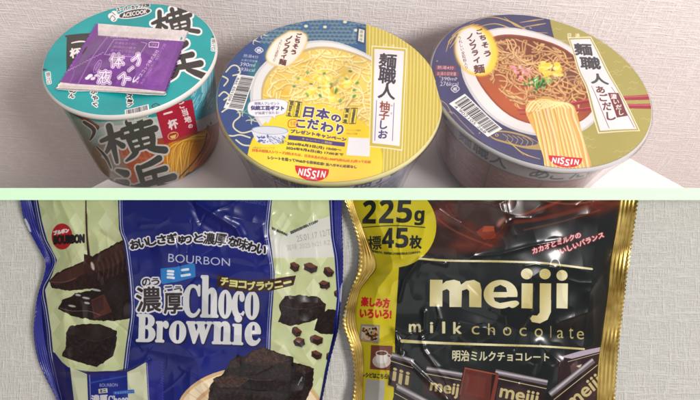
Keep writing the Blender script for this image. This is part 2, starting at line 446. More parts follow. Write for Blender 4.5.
def art_lid_yuzu():
    A = Art(208, 8, 452, 192, (40, 66, 126))
    # teal-navy patterned band at the top
    A.poly([(262, 0), (368, 0), (368, 60), (262, 60)], (38, 88, 136), bl=2)
    for j in range(9):
        for i in range(26):
            x = 262+i*4.4+(2.2 if j % 2 else 0); y = 14+j*3.6
            if (x-300)**2/900+(y-30)**2/500 > 4.5 or x > 366: continue
            for r in (2.3, 1.3): A.stroke([(x-r, y), (x-r*.7, y-r*.7), (x, y-r), (x+r*.7, y-r*.7), (x+r, y)], .32, (196, 196, 150), .75)
    for x, y in ((325, 27), (345, 22), (306, 26), (356, 30)):
        for k in range(6):
            a = k*math.pi/3; A.ell(x+3.6*math.cos(a), y+2.4*math.sin(a), 2.1, 1.4, (52, 96, 150), 0)
        A.ell(x, y, 2, 1.4, (228, 222, 170))
    # gold stripes on the right half
    A.poly([(366, 0), (460, 0), (460, 200), (300, 200), (366, 140)], (203, 180, 66))
    for i in range(26):
        x = 369+i*3.45
        A.stroke([(x+1, 5), (x-.5, 100), (x-4, 200)], 1.15, (233, 217, 140), .8)
    # scrolls on the navy side
    for p in ([(222, 112), (229, 108), (237, 110), (240, 116), (234, 122), (234, 128), (242, 133), (252, 131)], [(217, 122), (222, 133), (232, 136), (240, 135), (250, 138)],
              [(219, 96), (224, 92), (229, 96), (224, 100)], [(226, 72), (232, 66), (238, 67), (240, 74), (233, 76)], [(222, 76), (228, 80), (224, 86)], [(236, 140), (243, 145), (252, 146)]):
        A.stroke(p, 1.5, CR)
    for x, y in ((252, 120), (243, 112), (262, 34), (254, 40)):
        for k in range(5):
            a = k*1.257+.3; A.stroke([(x, y), (x+5*math.cos(a+.2), y+3.4*math.sin(a+.2)), (x+6.5*math.cos(a), y+4.6*math.sin(a))], (1.4, .3), CR, .9)
    for i in range(5): A.stroke([(262+i, 30-i*2.2), (276, 24-i*1.5), (292, 17-i*.6)], .5, (206, 196, 120), .8)
    A.stroke([(252, 33), (266, 22), (284, 14)], .8, (222, 196, 80))
    A.poly([(236, 108), (254, 60), (260, 62), (254, 120)], (30, 120, 120), .7, bl=2)
    # bowl of clear-broth noodles
    A.ell(321, 97, 71, 57, (212, 208, 208)); A.ell(322, 97, 69, 55, (232, 230, 228)); A.ell(325, 97, 64, 51, (206, 176, 120)); A.ell(326, 98, 63, 49.5, (238, 205, 96))
    m = A.maskof(lambda k: k.ell(326, 98, 62.5, 49.3, (255, 255, 255)))
    old = A.sub(); nz = vnoise(A.H, A.W, 50, 2, 3)
    A.img += (np.array([236, 176, 40])/255.-A.img)*(np.clip((nz-.5)*3, 0, .6))[..., None]; A.clip(old, m)
    noodles(A, m, 210, 1.45, ((196, 132, 44), (240, 212, 120), (252, 236, 176)), 11, 326, 96, 62, 48)
    g = np.random.default_rng(3)
    for x, y in ((317, 76), (302, 81), (340, 76), (326, 85), (311, 91), (345, 85), (334, 96), (322, 79), (333, 80), (318, 88)):
        for k in range(12): A.ell(x+g.normal(0, 3.4), y+g.normal(0, 2), g.uniform(1.2, 3.8), g.uniform(1., 2.2), ((250, 206, 52), (255, 226, 96), (255, 238, 150))[k % 3], g.uniform(-40, 40), .9, bl=.25)
    for x, y in ((307, 71), (324, 72), (298, 78), (311, 84), (319, 89), (331, 82), (346, 80), (357, 84), (354, 91), (354, 97), (340, 99), (336, 91), (307, 96), (320, 96), (294, 88), (350, 72)):
        r_ = g.uniform(-50, 50); A.ell(x+.3, y+.5, 1.9, 1.2, (70, 110, 50), r_, .6, bl=.3); A.ell(x, y, g.uniform(1.3, 2.1), g.uniform(.8, 1.2), ((84, 158, 74), (120, 184, 96), (60, 132, 62))[int(x) % 3], r_, .95, bl=.2)
    # burst tag
    tg = [(284, 34), (291, 31), (303, 32.5), (307, 39), (302, 51), (292, 62), (282, 66), (271, 63), (266.5, 58), (268, 50), (275, 40)]
    A.poly(tg, (240, 168, 40), smooth=True, dil=.6, bl=1.0); A.poly(tg, (250, 238, 224), smooth=True, dil=-0, bl=1.0)
    T = (92, 40, 40)
    for ch, x, y, s in (('ご', 299, 35, 5), ('ち', 297.2, 40, 5), ('そ', 295.4, 45.4, 5), ('う', 293.4, 51, 5), ('ノ', 289.4, 37, 4.8), ('ン', 287.6, 41.4, 4.8), ('フ', 286.6, 46, 4.6), ('ラ', 285.2, 50.4, 4.6), ('イ', 283.6, 55, 4.8), ('麺', 282.6, 61, 7)):
        A.type(ch, rect(x, y, s, s*.85, 12), T, wt=.28)
    A.chars('うれしい全粒粉入り', (281, 40), (274, 60), 2.8, T, 12, wt=.06)
    A.poly([(357.5, 26), (366, 28), (365, 44), (356, 42)], (32, 60, 110)); A.poly([(359, 28.5), (364.6, 30), (364, 42), (358, 40)], (226, 222, 190)); A.chars('自信作', (361.6, 31.4), (361, 39), 3, (40, 60, 110), 4)
    A.type('日清食品', rect(353.6, 33, 2.2, 10, 3), CR, .8)
    # navy side small print
    A.stroke(spline([(255, 50), (259, 47), (263, 50), (259, 53)], True), .8, (222, 222, 230), smooth=False, closed=True); A.type('紙', rect(259, 50, 4.4, 3.2, -8), (222, 222, 230), wt=.2)
    for t, x, y, w, h in (('熱湯4分', 251, 56.5, 15, 3.4), ('お湯の目安量', 249.5, 61, 16, 2.4), ('390ml', 247.6, 65.2, 15, 3.8), ('293kcal', 246.5, 70.4, 17, 3.6)):
        A.type(t, rect(x, y, w, h, 5, -.15), (226, 226, 236), wt=.1)
    barcode(A, [(238, 75), (255, 78), (243, 111), (223.5, 108)], 'v', 9, flip=True)
    # campaign sticker
    Y = lambda X, Yy: np.stack([250+0*X, 214+8*np.sin(X*.05), 52+20*np.sin(Yy*.08)], -1)
    A.ell(315, 162, 68, 58, (236, 196, 40)); A.ell(315, 162, 67.2, 57.3, Y)
    A.poly([(258, 114), (275, 112), (268, 124)], (226, 226, 230))
    bub = [(248, 107), (251, 102.5), (262, 101), (276, 100.6), (286, 102.5), (287, 108), (284, 113.5), (276, 115.6), (274.6, 118.6), (271.5, 116), (258, 116.6), (249.5, 114)]
    A.poly(bub, (180, 176, 190), smooth=True, dil=.5, bl=.4); A.poly(bub, (240, 238, 240), smooth=True)
    P = (52, 42, 110)
    A.type('麺職人プレゼント', rect(267, 104.2, 25, 2.6, 1), P, wt=.12); A.type('伝統工芸ギフト', rect(267.4, 108.4, 33, 4, 1), P, wt=.3); A.type('が抽選で当たる!', rect(267, 113, 24, 2.8, -1), P, wt=.12)
    A.poly([(251, 130.5), (256, 141), (263, 145), (279, 145), (284, 140), (289, 133)], (226, 228, 236)); A.ell(270, 130.6, 18.4, 4.4, (150, 160, 196), 3); A.ell(270, 130.8, 17.4, 3.7, (218, 222, 232), 3)
    g = np.random.default_rng(12)
    for i in range(70):
        x = g.uniform(256, 285); y = g.uniform(136, 143.6)
        if x < 258 and y > 140: continue
        if x < 268: A.ell(x, y, g.uniform(.5, 1.3), g.uniform(.4, 1), (58, 74, 150), g.uniform(0, 90), .85)
        else: A.stroke([(x, y), (x+1.6, y+1.4)], .5, (66, 80, 150), .8, False)
    A.type('※景品はイメージです', rect(264, 148.4, 22, 2.2, 2), (150, 120, 60))
    for q, t in (([(295.4, 102), (302, 102.6), (300, 117.6), (293, 117)], '当選確率'), ([(289, 101.4), (294.4, 102), (292, 117), (286, 116.2)], '総計千名'), ([(344.4, 106.4), (350, 107), (348.2, 121.6), (342.4, 120.6)], '美濃焼'), ([(351, 107), (357.8, 107.6), (355.8, 122.2), (349.2, 121.8)], '有田波佐見')):
        A.poly(q, (70, 60, 30)); A.poly(np.array(q)*.9+np.mean(q, 0)*.1, (248, 222, 70)); c = np.mean(q, 0); A.chars(t, ((q[0][0]+q[1][0])/2, q[0][1]+2.6), ((q[2][0]+q[3][0])/2, q[3][1]-2), 3.4 if len(t) < 5 else 2.8, (50, 44, 50), 5, wt=.15)
    for ch, q in (('日', rect(308.6, 112.4, 9, 10, 5, -.12)), ('本', rect(323, 113.6, 13, 10.5, 5, -.1)), ('の', rect(336.2, 116.4, 9, 6.5, 5)), ('こ', rect(301, 124.2, 8.6, 7.4, 5)), ('だ', rect(313.2, 124.6, 11, 9.4, 5)), ('わ', rect(327, 126.4, 12, 9, 5)), ('り', rect(340, 127.4, 6.4, 9.6, 5))):
        A.type(ch, q, (62, 50, 116), wt=.45, out=(250, 240, 190), ow=.7)
    A.stroke(spline([(289, 121), (296, 120), (297, 127), (289, 127.6)], True), .7, (210, 60, 40), smooth=False, closed=True); A.type('今年', rect(293, 124, 6.5, 5.4, 3), (210, 60, 40), wt=.1)
    A.type('プレゼントキャンペーン', [(291, 130), (346.5, 135.6), (346, 139.2), (290.6, 133.6)], (62, 50, 116), wt=.2)
    A.poly([(288.6, 135.8), (345.2, 140.6), (344.8, 144.8), (288.2, 140.4)], (66, 52, 118)); A.type('キャンペーン期間', [(302, 138), (332, 140.6), (331.6, 143.2), (301.7, 140.2)], (250, 222, 90), wt=.12)
    A.type('2024年6月3日(月) 10:00〜', [(287.4, 142.6), (341.4, 147), (341, 150), (287, 145.8)], (70, 56, 60), wt=.14)
    A.type('2024年9月6日(金) 17:00まで', [(286.4, 147), (343.6, 151.8), (343.2, 154.8), (286, 150.2)], (70, 56, 60), wt=.14)
    A.type('対象の麺職人シリーズ2個(または、日清食品の商品1,000円(税込)以上)買って応募', [(252, 149), (371, 160.4), (370.6, 163.4), (252, 152.2)], (206, 92, 30), wt=.16)
    A.type('レシートを撮ってWebから簡単応募! 当ハガキに応募なし', [(268, 156.2), (357, 165), (356.6, 167.8), (268, 159.4)], (70, 56, 60), wt=.14)
    A.poly([(348.8, 135), (370.8, 137.6), (369.6, 156), (346.4, 153.6)], (236, 234, 236))
    A.type('キャンペーン詳細は', rect(354, 128.4, 14, 1.9, 5), (120, 96, 50)); A.type('右記より応募', rect(352, 131.6, 11, 1.9, 5), (120, 96, 50))
    A.type('当社の製品についてのお問合せは日清食品まで', rect(300, 182, 34, 2, 2), (150, 120, 50), .8)
    nissin(A, 295, 165.2, 329, 168.6, 181)
    # upright white title panel
    A.poly([(371.6, 45), (407, 48.4), (402.4, 151), (369, 146)], (240, 232, 190)); A.poly([(372.6, 46.4), (405.8, 49.6), (401.4, 149.6), (370, 145)], (203, 180, 66)); A.poly([(374.4, 48.6), (404, 51.6), (399.6, 146.4), (372.4, 142.6)], (240, 234, 236))
    I = (54, 50, 62)
    A.chars('麺職人', (387.5, 62), (386.8, 91.5), 15, I, 5, sizes=[15.5, 15.5, 15.5], wt=.42, asp=1.12)
    A.stroke([(376.5, 101), (374.8, 140)], .6, (86, 90, 140)); A.stroke([(394, 103), (392.4, 141)], .6, (86, 90, 140))
    A.chars('柚子', (384.6, 106.4), (384, 116), 9.4, (136, 62, 46), 4, wt=.3, asp=1.1); A.chars('しお', (383.6, 125.2), (383, 134.4), 9, (56, 56, 110), 4, wt=.3, asp=1.1)
    A.chars('ゆず', (391.6, 106), (391.2, 114), 2.2, (136, 62, 46))
    A.chars('日清', (384.6, 45.6), (392.6, 46.4), 4.2, (246, 238, 200), 4, wt=.1)
    A.img += (1-A.img)*.03  # pale wash: reflected haze mixed into the print colours
    return A

def nissin(A, x0, y0, x1, y1, yb):
    n = 16; top = [(x0, y0), (x1, y1)]; cx = (x0+x1)/2; cy = (y0+y1)/2; rx = (x1-x0)/2; dep = yb-cy
    arc = [(cx+rx*math.cos(t)*(1-.0*t), (y0+y1)/2+(y1-y0)/2*math.cos(t)+dep*math.sin(t)**.8) for t in np.linspace(0.02, math.pi-.02, n)]
    A.poly([(x0, y0), (x1, y1)]+arc, (208, 22, 34))
    k = (y1-y0)/(x1-x0); w = (x1-x0)
    for i, (ch, h, dy) in enumerate(zip('NISSIN', (1, 1, 1.25, 1.25, 1, 1), (0, 0, -.02, .1, 0, 0))):
        x = x0+w*(.15+.0+[0, .125, .235, .385, .515, .66][i]+.02)
        A.type(ch, rect(x, y0+(x-x0)*k+dep*(.42+dy), w*(.115 if ch != 'I' else .035), dep*.48*h, math.degrees(math.atan(k)), -.12), (250, 244, 244), wt=.34)
    A.type('日清食品', rect(cx, cy+dep*.8, w*.3, dep*.17, math.degrees(math.atan(k))), (250, 240, 240), wt=.06)

def art_lid_ago():
    A = Art(420, 5, 664, 182, (58, 56, 98))
    n = vnoise(A.H, A.W, 90, 5, 3); A.img *= (1+.3*(n-.5))[..., None]
    G = (204, 168, 92)
    g = np.random.default_rng(21)
    # gold on the right
    A.poly([(545, 0), (670, 0), (670, 190), (588, 190), (590, 160), (560, 60)], (168, 155, 78))
    for i in range(70):
        x = g.uniform(556, 660); y = g.uniform(15, 165)
        A.stroke([(x-4, y), (x-1, y-1.6), (x+2, y), (x+5, y-1.4)], .5, (204, 194, 126), .6)
    # gold fish, flecks and waves
    for p in ([(470, 23), (490, 17), (512, 22), (530, 30), (548, 32)], [(476, 28), (496, 24), (520, 31), (548, 35)], [(504, 17), (516, 25), (526, 27)], [(520, 22), (534, 20), (544, 19)], [(524, 26), (538, 24), (546, 23)],
              [(448, 42), (456, 34), (468, 28), (482, 28)], [(450, 48), (456, 40), (462, 30), (474, 24)], [(446, 52), (450, 40), (456, 36)]): A.stroke(p, (.4, 1.3, .5), G, .9)
    for i in range(40):
        x = g.uniform(432, 560); y = g.uniform(18, 165); A.ell(x, y, g.uniform(.5, 1.5), g.uniform(.4, 1.1), G, g.uniform(0, 90), .8)
    A.poly([(489, 134), (495, 130), (508, 130), (524, 134), (540, 143), (552, 150), (540, 150), (524, 148), (506, 143), (494, 139)], (176, 146, 86), smooth=True); A.poly([(490.5, 134), (496, 131.4), (508, 131.6), (524, 136), (538, 143), (524, 145.6), (506, 141), (495, 137.6)], (66, 62, 96), smooth=True)
    A.ell(497, 134.4, 1.8, 1.5, G); A.ell(497, 134.4, .9, .8, (30, 30, 50))
    for i in range(6): A.stroke([(503+i*5, 133+i*.9), (508+i*5, 137+i), (506+i*5, 141+i*1.1)], .5, G)
    for i in range(5): A.stroke([(508, 140), (516+i*2, 148+i*1.4), (524+i*4, 155+i)], .6, G, .9)
    A.stroke([(442, 116), (452, 112), (462, 122), (474, 134)], .9, G, .6); A.stroke([(436, 98), (446, 104), (452, 114)], .9, G, .7)
    # bowl
    A.ell(532, 82, 75, 50, (206, 200, 202), 24); A.ell(532.5, 81.5, 73, 48, (230, 224, 224), 24); A.ell(535, 80, 65.5, 41.5, (150, 62, 36), 24)
    def soup(X, Y):
        t = np.clip((Y-60-(X-535)*.45)/45, 0, 1)[..., None]; return (1-t)*np.array([112, 48, 28.])+t*np.array([176, 78, 34.])
    A.ell(535.5, 80, 64, 40, soup, 24)
    m = A.maskof(lambda k: k.ell(538, 77, 58, 34.5, (255, 255, 255), 24))
    noodles(A, m, 170, 1.3, ((86, 40, 22), (188, 134, 76), (230, 184, 120)), 5, 538, 76, 56, 34, .5, 24)
    for x, y in ((520, 69), (516, 73), (524, 74), (528, 69), (513, 69), (521, 78)):
        for k in range(3): A.ell(x+g.normal(0, 1.6), y+g.normal(0, 1.2), 2, 1.4, ((232, 140, 150), (244, 180, 180))[k % 2], g.uniform(0, 90))
    for x, y in ((548, 73), (541, 66), (556, 67), (550, 66), (558, 73), (545, 78)):
        for k in range(4): A.ell(x+g.normal(0, 2), y+g.normal(0, 1.6), 3.2, 2.2, ((246, 208, 60), (255, 226, 100), (255, 236, 140))[k % 3], g.uniform(-30, 30), 1, bl=.2)
    for i in range(46):
        x = g.normal(540, 6.5); y = 82+g.normal(0, 2.8)+(x-540)*.05; A.ell(x, y, 1.5, 1, ((60, 130, 52), (108, 172, 84), (150, 200, 120), (44, 100, 44))[i % 4], g.uniform(0, 90))
    # chopsticks and lifted noodles
    for a, b in (((519, 108), (656, 96.5)), ((521, 112), (656, 106))):
        A.stroke([a, b], (1.5, 5.4), (150, 30, 44), smooth=False); A.stroke([(a[0], a[1]-.6), (b[0], b[1]-1.4)], (.4, 1.2), (206, 84, 92), smooth=False)
    q = [(527, 112), (528, 102), (536, 97), (547, 96), (560, 101), (572, 104), (577, 112), (584, 138), (591, 163), (588, 170), (566, 172), (547, 170), (543, 156), (536, 134)]
    m = A.maskof(lambda k: k.poly(q, (255, 255, 255), smooth=True)); old = A.sub()
    A.poly(q, (232, 178, 88), smooth=True, dil=0)
    for i in range(12):
        t = (i*5 % 12)/11.
        pts = [(524+8*t, 112-3*t), (530+14*t, 101-1*t), (532+38*t, 103+2*t), (535+40*t, 117), (541+41*t, 140), (546+44*t, 175)]
        pts = np.array(pts)+g.normal(0, .7, (6, 2)); w_ = g.uniform(2.4, 3.6); A.stroke(pts, w_+1.4, (204, 140, 60), .8, bl=.3); A.stroke(pts, w_, (240, 200+g.uniform(-14, 8), 112+g.uniform(-20, 20)), .95, bl=.25); A.stroke(pts+[-.5, -.2], w_*.35, (255, 236, 178), .85, bl=.25)
    for i in range(9): A.stroke([(527+i*3, 108+g.normal()), (534+i*4, 99+i*.5), (541+i*4, 105+i*.4)], 1.3, (252, 228, 160))
    A.clip(old, m)
    # tag
    A.ell(476, 51, 21, 26, (236, 176, 40), -14, bl=1.2); A.ell(478.5, 53, 18, 24, (252, 214, 70), -14, bl=1.2); A.ell(473, 50.5, 16.8, 23.6, (238, 230, 228), -14, bl=1.6)
    for p in ([(452, 36), (462, 28), (478, 25)], [(450, 44), (458, 32), (470, 27)]): A.stroke(p, .7, G)
    T = (88, 40, 44)
    for ch, x, y, s in (('ご', 479.4, 32, 5.6), ('ち', 482.4, 38.4, 5.6), ('そ', 484.8, 46, 6), ('う', 487, 54.6, 6), ('ノ', 469.6, 36.6, 5.6), ('ン', 472, 42, 5.6), ('フ', 473.2, 47.4, 5.4), ('ラ', 475, 53.4, 5.6), ('イ', 476.6, 60.6, 6), ('麺', 479, 69.6, 10)):
        A.type(ch, rect(x, y, s*1.05, s*.88, -8), T, wt=.3)
    A.chars('うれしい全粒粉入り', (459.6, 38), (466.4, 68), 3.6, T, -10, wt=.1)
    for q, t in ((rect(445.5, 68.2, 20, 4.6, 3), '熱湯4分'), (rect(446.6, 74.4, 23, 4.6, 3), 'お湯の目安量')):
        A.poly(q, (128, 52, 66)); A.type(t, np.array(q)*.82+np.mean(q, 0)*.18, (226, 214, 218), wt=.12)
    A.type('390ml', rect(448.4, 79.6, 15, 3.6, 3), (220, 214, 224), wt=.1); A.type('276kcal', rect(449, 84.6, 18, 4.2, 3), (220, 214, 224), wt=.12)
    A.stroke(spline([(451, 89.5), (455, 86.4), (459, 89.8), (455, 93)], True), .8, (214, 210, 222), smooth=False, closed=True); A.type('紙', rect(455, 89.8, 4, 3.2, 5), (220, 214, 224), wt=.15)
    barcode(A, [(464.6, 94.6), (502.8, 127.6), (488, 136.6), (449, 103.8)], 'h', 19)
    # title panel
    A.poly([(567.6, 37.4), (591, 36.6), (640, 131.4), (598.4, 133)], (232, 224, 190)); A.poly([(568.8, 38.4), (590.4, 37.8), (638.4, 130.6), (599.4, 131.8)], (168, 155, 78)); A.poly([(570, 39.6), (590, 39), (636.6, 129.4), (600.6, 130.4)], (238, 230, 232))
    I = (58, 56, 62)
    for ch, x, y, w, h in (('麺', 583, 49.6, 17, 11), ('職', 590.4, 63, 19.5, 11.5), ('人', 598.6, 79.4, 17.5, 11)): A.type(ch, rect(x, y, w, h, 2, .22), I, wt=.5)
    A.stroke([(590.4, 88), (609, 128)], .5, (120, 60, 60), smooth=False); A.stroke([(611, 88), (634, 128)], .5, (120, 60, 60), smooth=False)
    for ch, x, y in (('あ', 599.4, 91.4), ('ご', 602.6, 99.4), ('だ', 606.2, 107.8), ('し', 610.6, 117)): A.type(ch, rect(x, y, 8.4, 7, 2, .2), (98, 44, 46), wt=.3)
    A.poly([(606.8, 94.6), (617.8, 94), (627, 116.8), (616.4, 118.6)], (110, 44, 46)); A.chars('濃いだし', (612.8, 98.2), (620.6, 113.8), 5.2, (238, 226, 224), -4, wt=.14, asp=1.2)
    A.chars('日清', (569.4, 35.4), (577.4, 35.8), 4.6, (232, 224, 180), 3, wt=.14)
    nissin(A, 548.6, 155.2, 582.4, 157.8, 167.4)
    A.img += (1-A.img)*.04  # blacks lifted, hazy reflection painted into this lid as well
    return A

BOWL = [(.0480, .0003), (.0515, .0008), (.0535, .004), (.0548, .012), (.0575, .030), (.0610, .048), (.0640, .062), (.0652, .0700)]
def side_px(C, a, z):
    """photo position of the point of a bowl's side at azimuth a (degrees, 0 = front, + = right) and height z"""
    a = np.radians(np.asarray(a, float))+math.atan2(-C[1], -C[0]); z = np.asarray(z, float)+0*a
    r = np.interp(z, [p[1] for p in BOWL], [p[0] for p in BOWL])
    return proj(np.stack([C[0]+r*np.cos(a), C[1]+r*np.sin(a), z], -1))
def side_art(A, C, bg, band, panel, line, ink, dots, word, step, seed, breaks):
    g = np.random.default_rng(seed)
    def strip(a0, a1, z0, z1): 
        t = np.linspace(a0, a1, 40); return np.concatenate([side_px(C, t, z0), side_px(C, t[::-1], z1)])
    A.poly(strip(-95, 95, .053, .0705), band); A.poly(strip(-95, 95, .006, .052), panel)
    A.poly(strip(-95, 95, .0685, .0705), line); A.poly(strip(-95, 95, .0515, .0527), line); A.poly(strip(-95, 95, .0045, .0062), line)
    for b in breaks: A.poly(strip(b-.5, b+.5, .006, .052), line)
    a = -70; k = 5
    while a < 88:
        ch = word[k % len(word)]; k += 1; w = step*.44
        if ch != ' ': A.type(ch, [side_px(C, a-w, .0668), side_px(C, a+w, .0668), side_px(C, a+w, .0548), side_px(C, a-w, .0548)], ink, wt=.35)
        a += step
    for z in np.arange(.0085, .050, .0021):
        a = -90
        while a < 90:
            L = g.uniform(1.2, 6)
            if min([abs(a+L/2-b) for b in breaks]+[99]) > 3.4 and g.random() < .86:
                t = np.linspace(a, a+L, 4); A.stroke(side_px(C, t, z), .75, dots, g.uniform(.35, .75), False)
            a += L+.8

def art_body_ago():
    A = Art(415, 60, 630, 240, (184, 178, 176))
    side_art(A, (.1224, .2618), None, (214, 210, 210), (196, 158, 154), (150, 150, 156), (126, 138, 148), (232, 212, 206), '麺職人 あごだし ', 11, 2, (-70, -44, -8, 22, 60))
    for a, t in ((-64, 'あご'), (-56, '香る'), (-36, '濃い')):
        for j, ch in enumerate(t):
            z = .046-j*.011; A.type(ch, [side_px((.1224, .2618), a-3.4, z), side_px((.1224, .2618), a+3.4, z), side_px((.1224, .2618), a+3.4, z-.009), side_px((.1224, .2618), a-3.4, z-.009)], (214, 204, 200), wt=.35)
    return A

def art_body_yuzu():
    A = Art(205, 70, 450, 250, (196, 194, 202))
    side_art(A, (-.0115, .2433), None, (220, 218, 226), (214, 212, 220), (120, 124, 156), (112, 116, 152), (126, 130, 164), '麺職人 柚子しお ', 11, 6, (-60, -30, 30, 58))
    return A

def art_choco_bag():
    A = Art(10, 185, 352, 465, (11, 22, 104))
    n = vnoise(A.H, A.W, 200, 2, 4); A.img *= (.8+.42*n)[..., None]
    def lerp_edge(E, y):
        E = np.array(E, float); return np.interp(y, E[:, 1], E[:, 0])
    Lc = [(37, 185), (38, 200), (42, 222), (47, 240), (57, 260), (52, 275), (45, 290), (48, 310), (51, 331), (53, 352), (60, 386), (64, 404), (70, 470)]
    Lr = [(118, 185), (118, 200), (119, 229), (124, 244), (128, 274), (130, 300), (130, 317), (126, 345), (123, 371)]
    Rl = [(273, 185), (272, 200), (269, 231), (272, 252), (274.6, 274), (273, 300), (271, 330), (270, 372), (268, 470)]
    Rr = [(329, 185), (329, 200), (331, 236), (334.5, 257), (336, 280), (337, 297), (335, 318), (333, 335), (325, 370), (318, 410), (312, 470)]
    def diamonds(k, x0, x1, y0, y1, ph=0):
        for j in range(int((y1-y0)/11)+2):
            for i in range(int((x1-x0)/15)+2):
                x = x0+i*15+(7.5 if j % 2 else 0)+ph; y = y0+j*11
                if (i+j) % 2 == 0: k.poly([(x, y-11), (x+7.5, y), (x, y+11), (x-7.5, y)], (186, 196, 140), .55)
                elif j % 3 == 0: k.poly([(x, y-11), (x+7.5, y), (x, y+11), (x-7.5, y)], (222, 228, 186), .6)
    CRM = (206, 214, 162)
    # --- left cream panel
    pl = Lc[:10]+[(55, 353), (62, 362), (68, 367), (85, 372), (107, 371), (123, 371)]+Lr[::-1]
    m = A.maskof(lambda k: k.poly(pl, (255, 255, 255)))
    old = A.sub(); A.poly(pl, CRM, dil=1); diamonds(A, 38, 135, 190, 375)
    for i in range(5): A.stroke([(86+i*.8-1.6, 212), (86+i*.6-1.2, 250)], .5, (96, 78, 52), .2)
    A.stroke([(86, 200), (86, 212), (87, 235), (89.6, 262)], (1, 1.3, 1.8, 3.2), (40, 24, 20)); A.stroke([(87, 214), (88, 240), (91, 262)], .7, (120, 86, 70), .9)
    # molten chocolate over broken squares
    crumb(A, [(49, 281), (58, 272), (77, 264), (92, 257), (105, 249), (123, 240), (131, 238), (132, 270), (118, 284), (96, 288), (70, 291), (52, 288)], (34, 18, 16), (58, 34, 28), 3)
    A.poly([(50, 281), (60, 273), (78, 265), (92, 260), (86, 272), (72, 281), (56, 285)], (72, 40, 32), .9); A.stroke([(50, 282), (64, 282), (76, 278)], .8, (120, 78, 62), .8)
    A.poly([(90, 262), (105, 251), (124, 241), (128, 256), (112, 268), (96, 272)], (64, 38, 32), .9)
    A.poly([(84, 254), (92, 256), (96, 268), (92, 276), (84, 272)], (52, 28, 22)); A.ell(92.6, 266, 1.6, 4.4, (220, 200, 190), -18, bl=.5)
    for i in range(14):
        x = 96+i*2.4; A.stroke([(x, 262-i*1.2), (x+3, 270-i), (x+2, 280-i*.6)], .8, ((94, 66, 54), (20, 12, 12))[i % 2], .5)
    crumb(A, [(62, 300), (72, 293), (90, 291), (100, 284), (131, 268), (132, 318), (112, 321), (92, 320), (72, 316), (58, 309)], (26, 16, 16), (46, 28, 24), 4)
    A.poly([(91, 300), (104, 294), (112, 312), (94, 319)], (80, 40, 30)); A.poly([(92, 301), (103, 296), (104, 309), (95, 316)], (50, 26, 22), .7)
    A.ell(83, 297, 7, 3.4, (226, 230, 200), 20, .0)
    for x, y, w in ((86, 298, 4), (87, 303, 3), (78, 295, 3), (96, 290, 5), (72, 306, 4)): A.ell(x, y, w, 1.1, (206, 210, 206), 10, .85, bl=.35)
    A.stroke([(60, 308), (72, 311), (88, 311), (100, 315)], .9, (120, 96, 84), .7)
    A.poly([(53, 299), (63, 293), (76, 290), (72, 296), (62, 300), (57, 306)], CRM, smooth=True)
    # brownie cube
    crumb(A, [(66, 333), (70, 326), (84, 324), (100, 324), (117, 331), (116, 345), (113, 356), (97, 367), (78, 362), (62, 356), (66, 346)], (22, 14, 14), (52, 38, 34), 7)
    A.poly([(68, 332), (84, 325), (102, 325), (116, 332), (100, 340), (82, 338)], (44, 30, 27), .6, bl=.6); A.stroke([(82, 338), (98, 341), (116, 334)], .7, (84, 64, 56), .5)
    A.clip(old, m)
    # panel's white double lines
    for off, w in ((-1.9, .9), (-4, .35)):
        A.stroke([(x+off, y) for x, y in Lc], w, (206, 208, 216)); A.stroke([(x-off, y) for x, y in Lr], w, (206, 208, 216))
    A.stroke([(x-1.6, y) for x, y in Rl], .9, (206, 208, 216)); A.stroke([(x-3.6, y) for x, y in Rl], .4, (206, 208, 216))
    A.stroke([(x+2.2, y) for x, y in Rr], .5, (190, 196, 220))
    # --- red seal of the maker
    A.ell(62, 236.5, 10.4, 13, (176, 26, 34)); A.type('ブルボン', [(53.5, 231), (68.5, 228), (69, 232), (54, 235)], (240, 226, 222), wt=.5)
    A.type('BOURBON', [(54, 236), (84, 234.6), (84, 242.4), (54, 244)], (20, 16, 18), wt=.8)
    # --- right cream panel
    pr = Rl+Rr[::-1]
    m = A.maskof(lambda k: k.poly(pr, (255, 255, 255)))
    old = A.sub(); A.poly(pr, (194, 202, 152), dil=1); diamonds(A, 272, 340, 190, 470, 4)
    A.poly([(270, 226), (281, 236), (318, 220), (336, 214), (338, 257), (300, 258), (270, 258)], (212, 214, 204))
    A.stroke([(270, 226), (281, 236), (300, 228)], 1.4, (60, 58, 66), smooth=False, a=.0)
    A.type('開封後は早めに', [(272, 227), (288, 234), (287, 236), (272, 229.4)], (40, 38, 44), wt=.2); A.type('直射日光を避け保存してください', [(290, 231.6), (317.6, 219.6), (318, 222), (291, 234)], (40, 38, 44), wt=.25)
    A.type('25.01.17 12/T', [(296, 236), (330, 229), (331, 235), (297, 242)], (150, 150, 150), .8); A.type('賞味 2025 N21 RZ', [(286, 245), (330, 239), (331, 245), (287, 251)], (160, 160, 158), .7)
    g = np.random.default_rng(5)
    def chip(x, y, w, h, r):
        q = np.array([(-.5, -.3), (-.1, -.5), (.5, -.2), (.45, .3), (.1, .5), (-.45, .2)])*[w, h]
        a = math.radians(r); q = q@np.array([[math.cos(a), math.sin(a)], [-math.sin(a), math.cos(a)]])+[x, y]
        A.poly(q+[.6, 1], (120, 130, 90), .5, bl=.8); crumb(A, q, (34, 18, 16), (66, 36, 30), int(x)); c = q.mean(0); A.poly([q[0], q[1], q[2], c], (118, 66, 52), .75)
    for v in ((294.5, 267, 10, 10, 10), (310.5, 268, 14, 11, 5), (328.5, 272, 11, 10, 20), (324.5, 285, 11, 10, -10), (296.6, 332, 10, 10, 15), (299.5, 342.4, 11, 11, -15), (316.5, 340, 13, 11, 0), (316.5, 355, 11, 9.5, 8), (337, 294, 6, 8, 0), (329, 357, 6, 10, 10)): chip(*v)
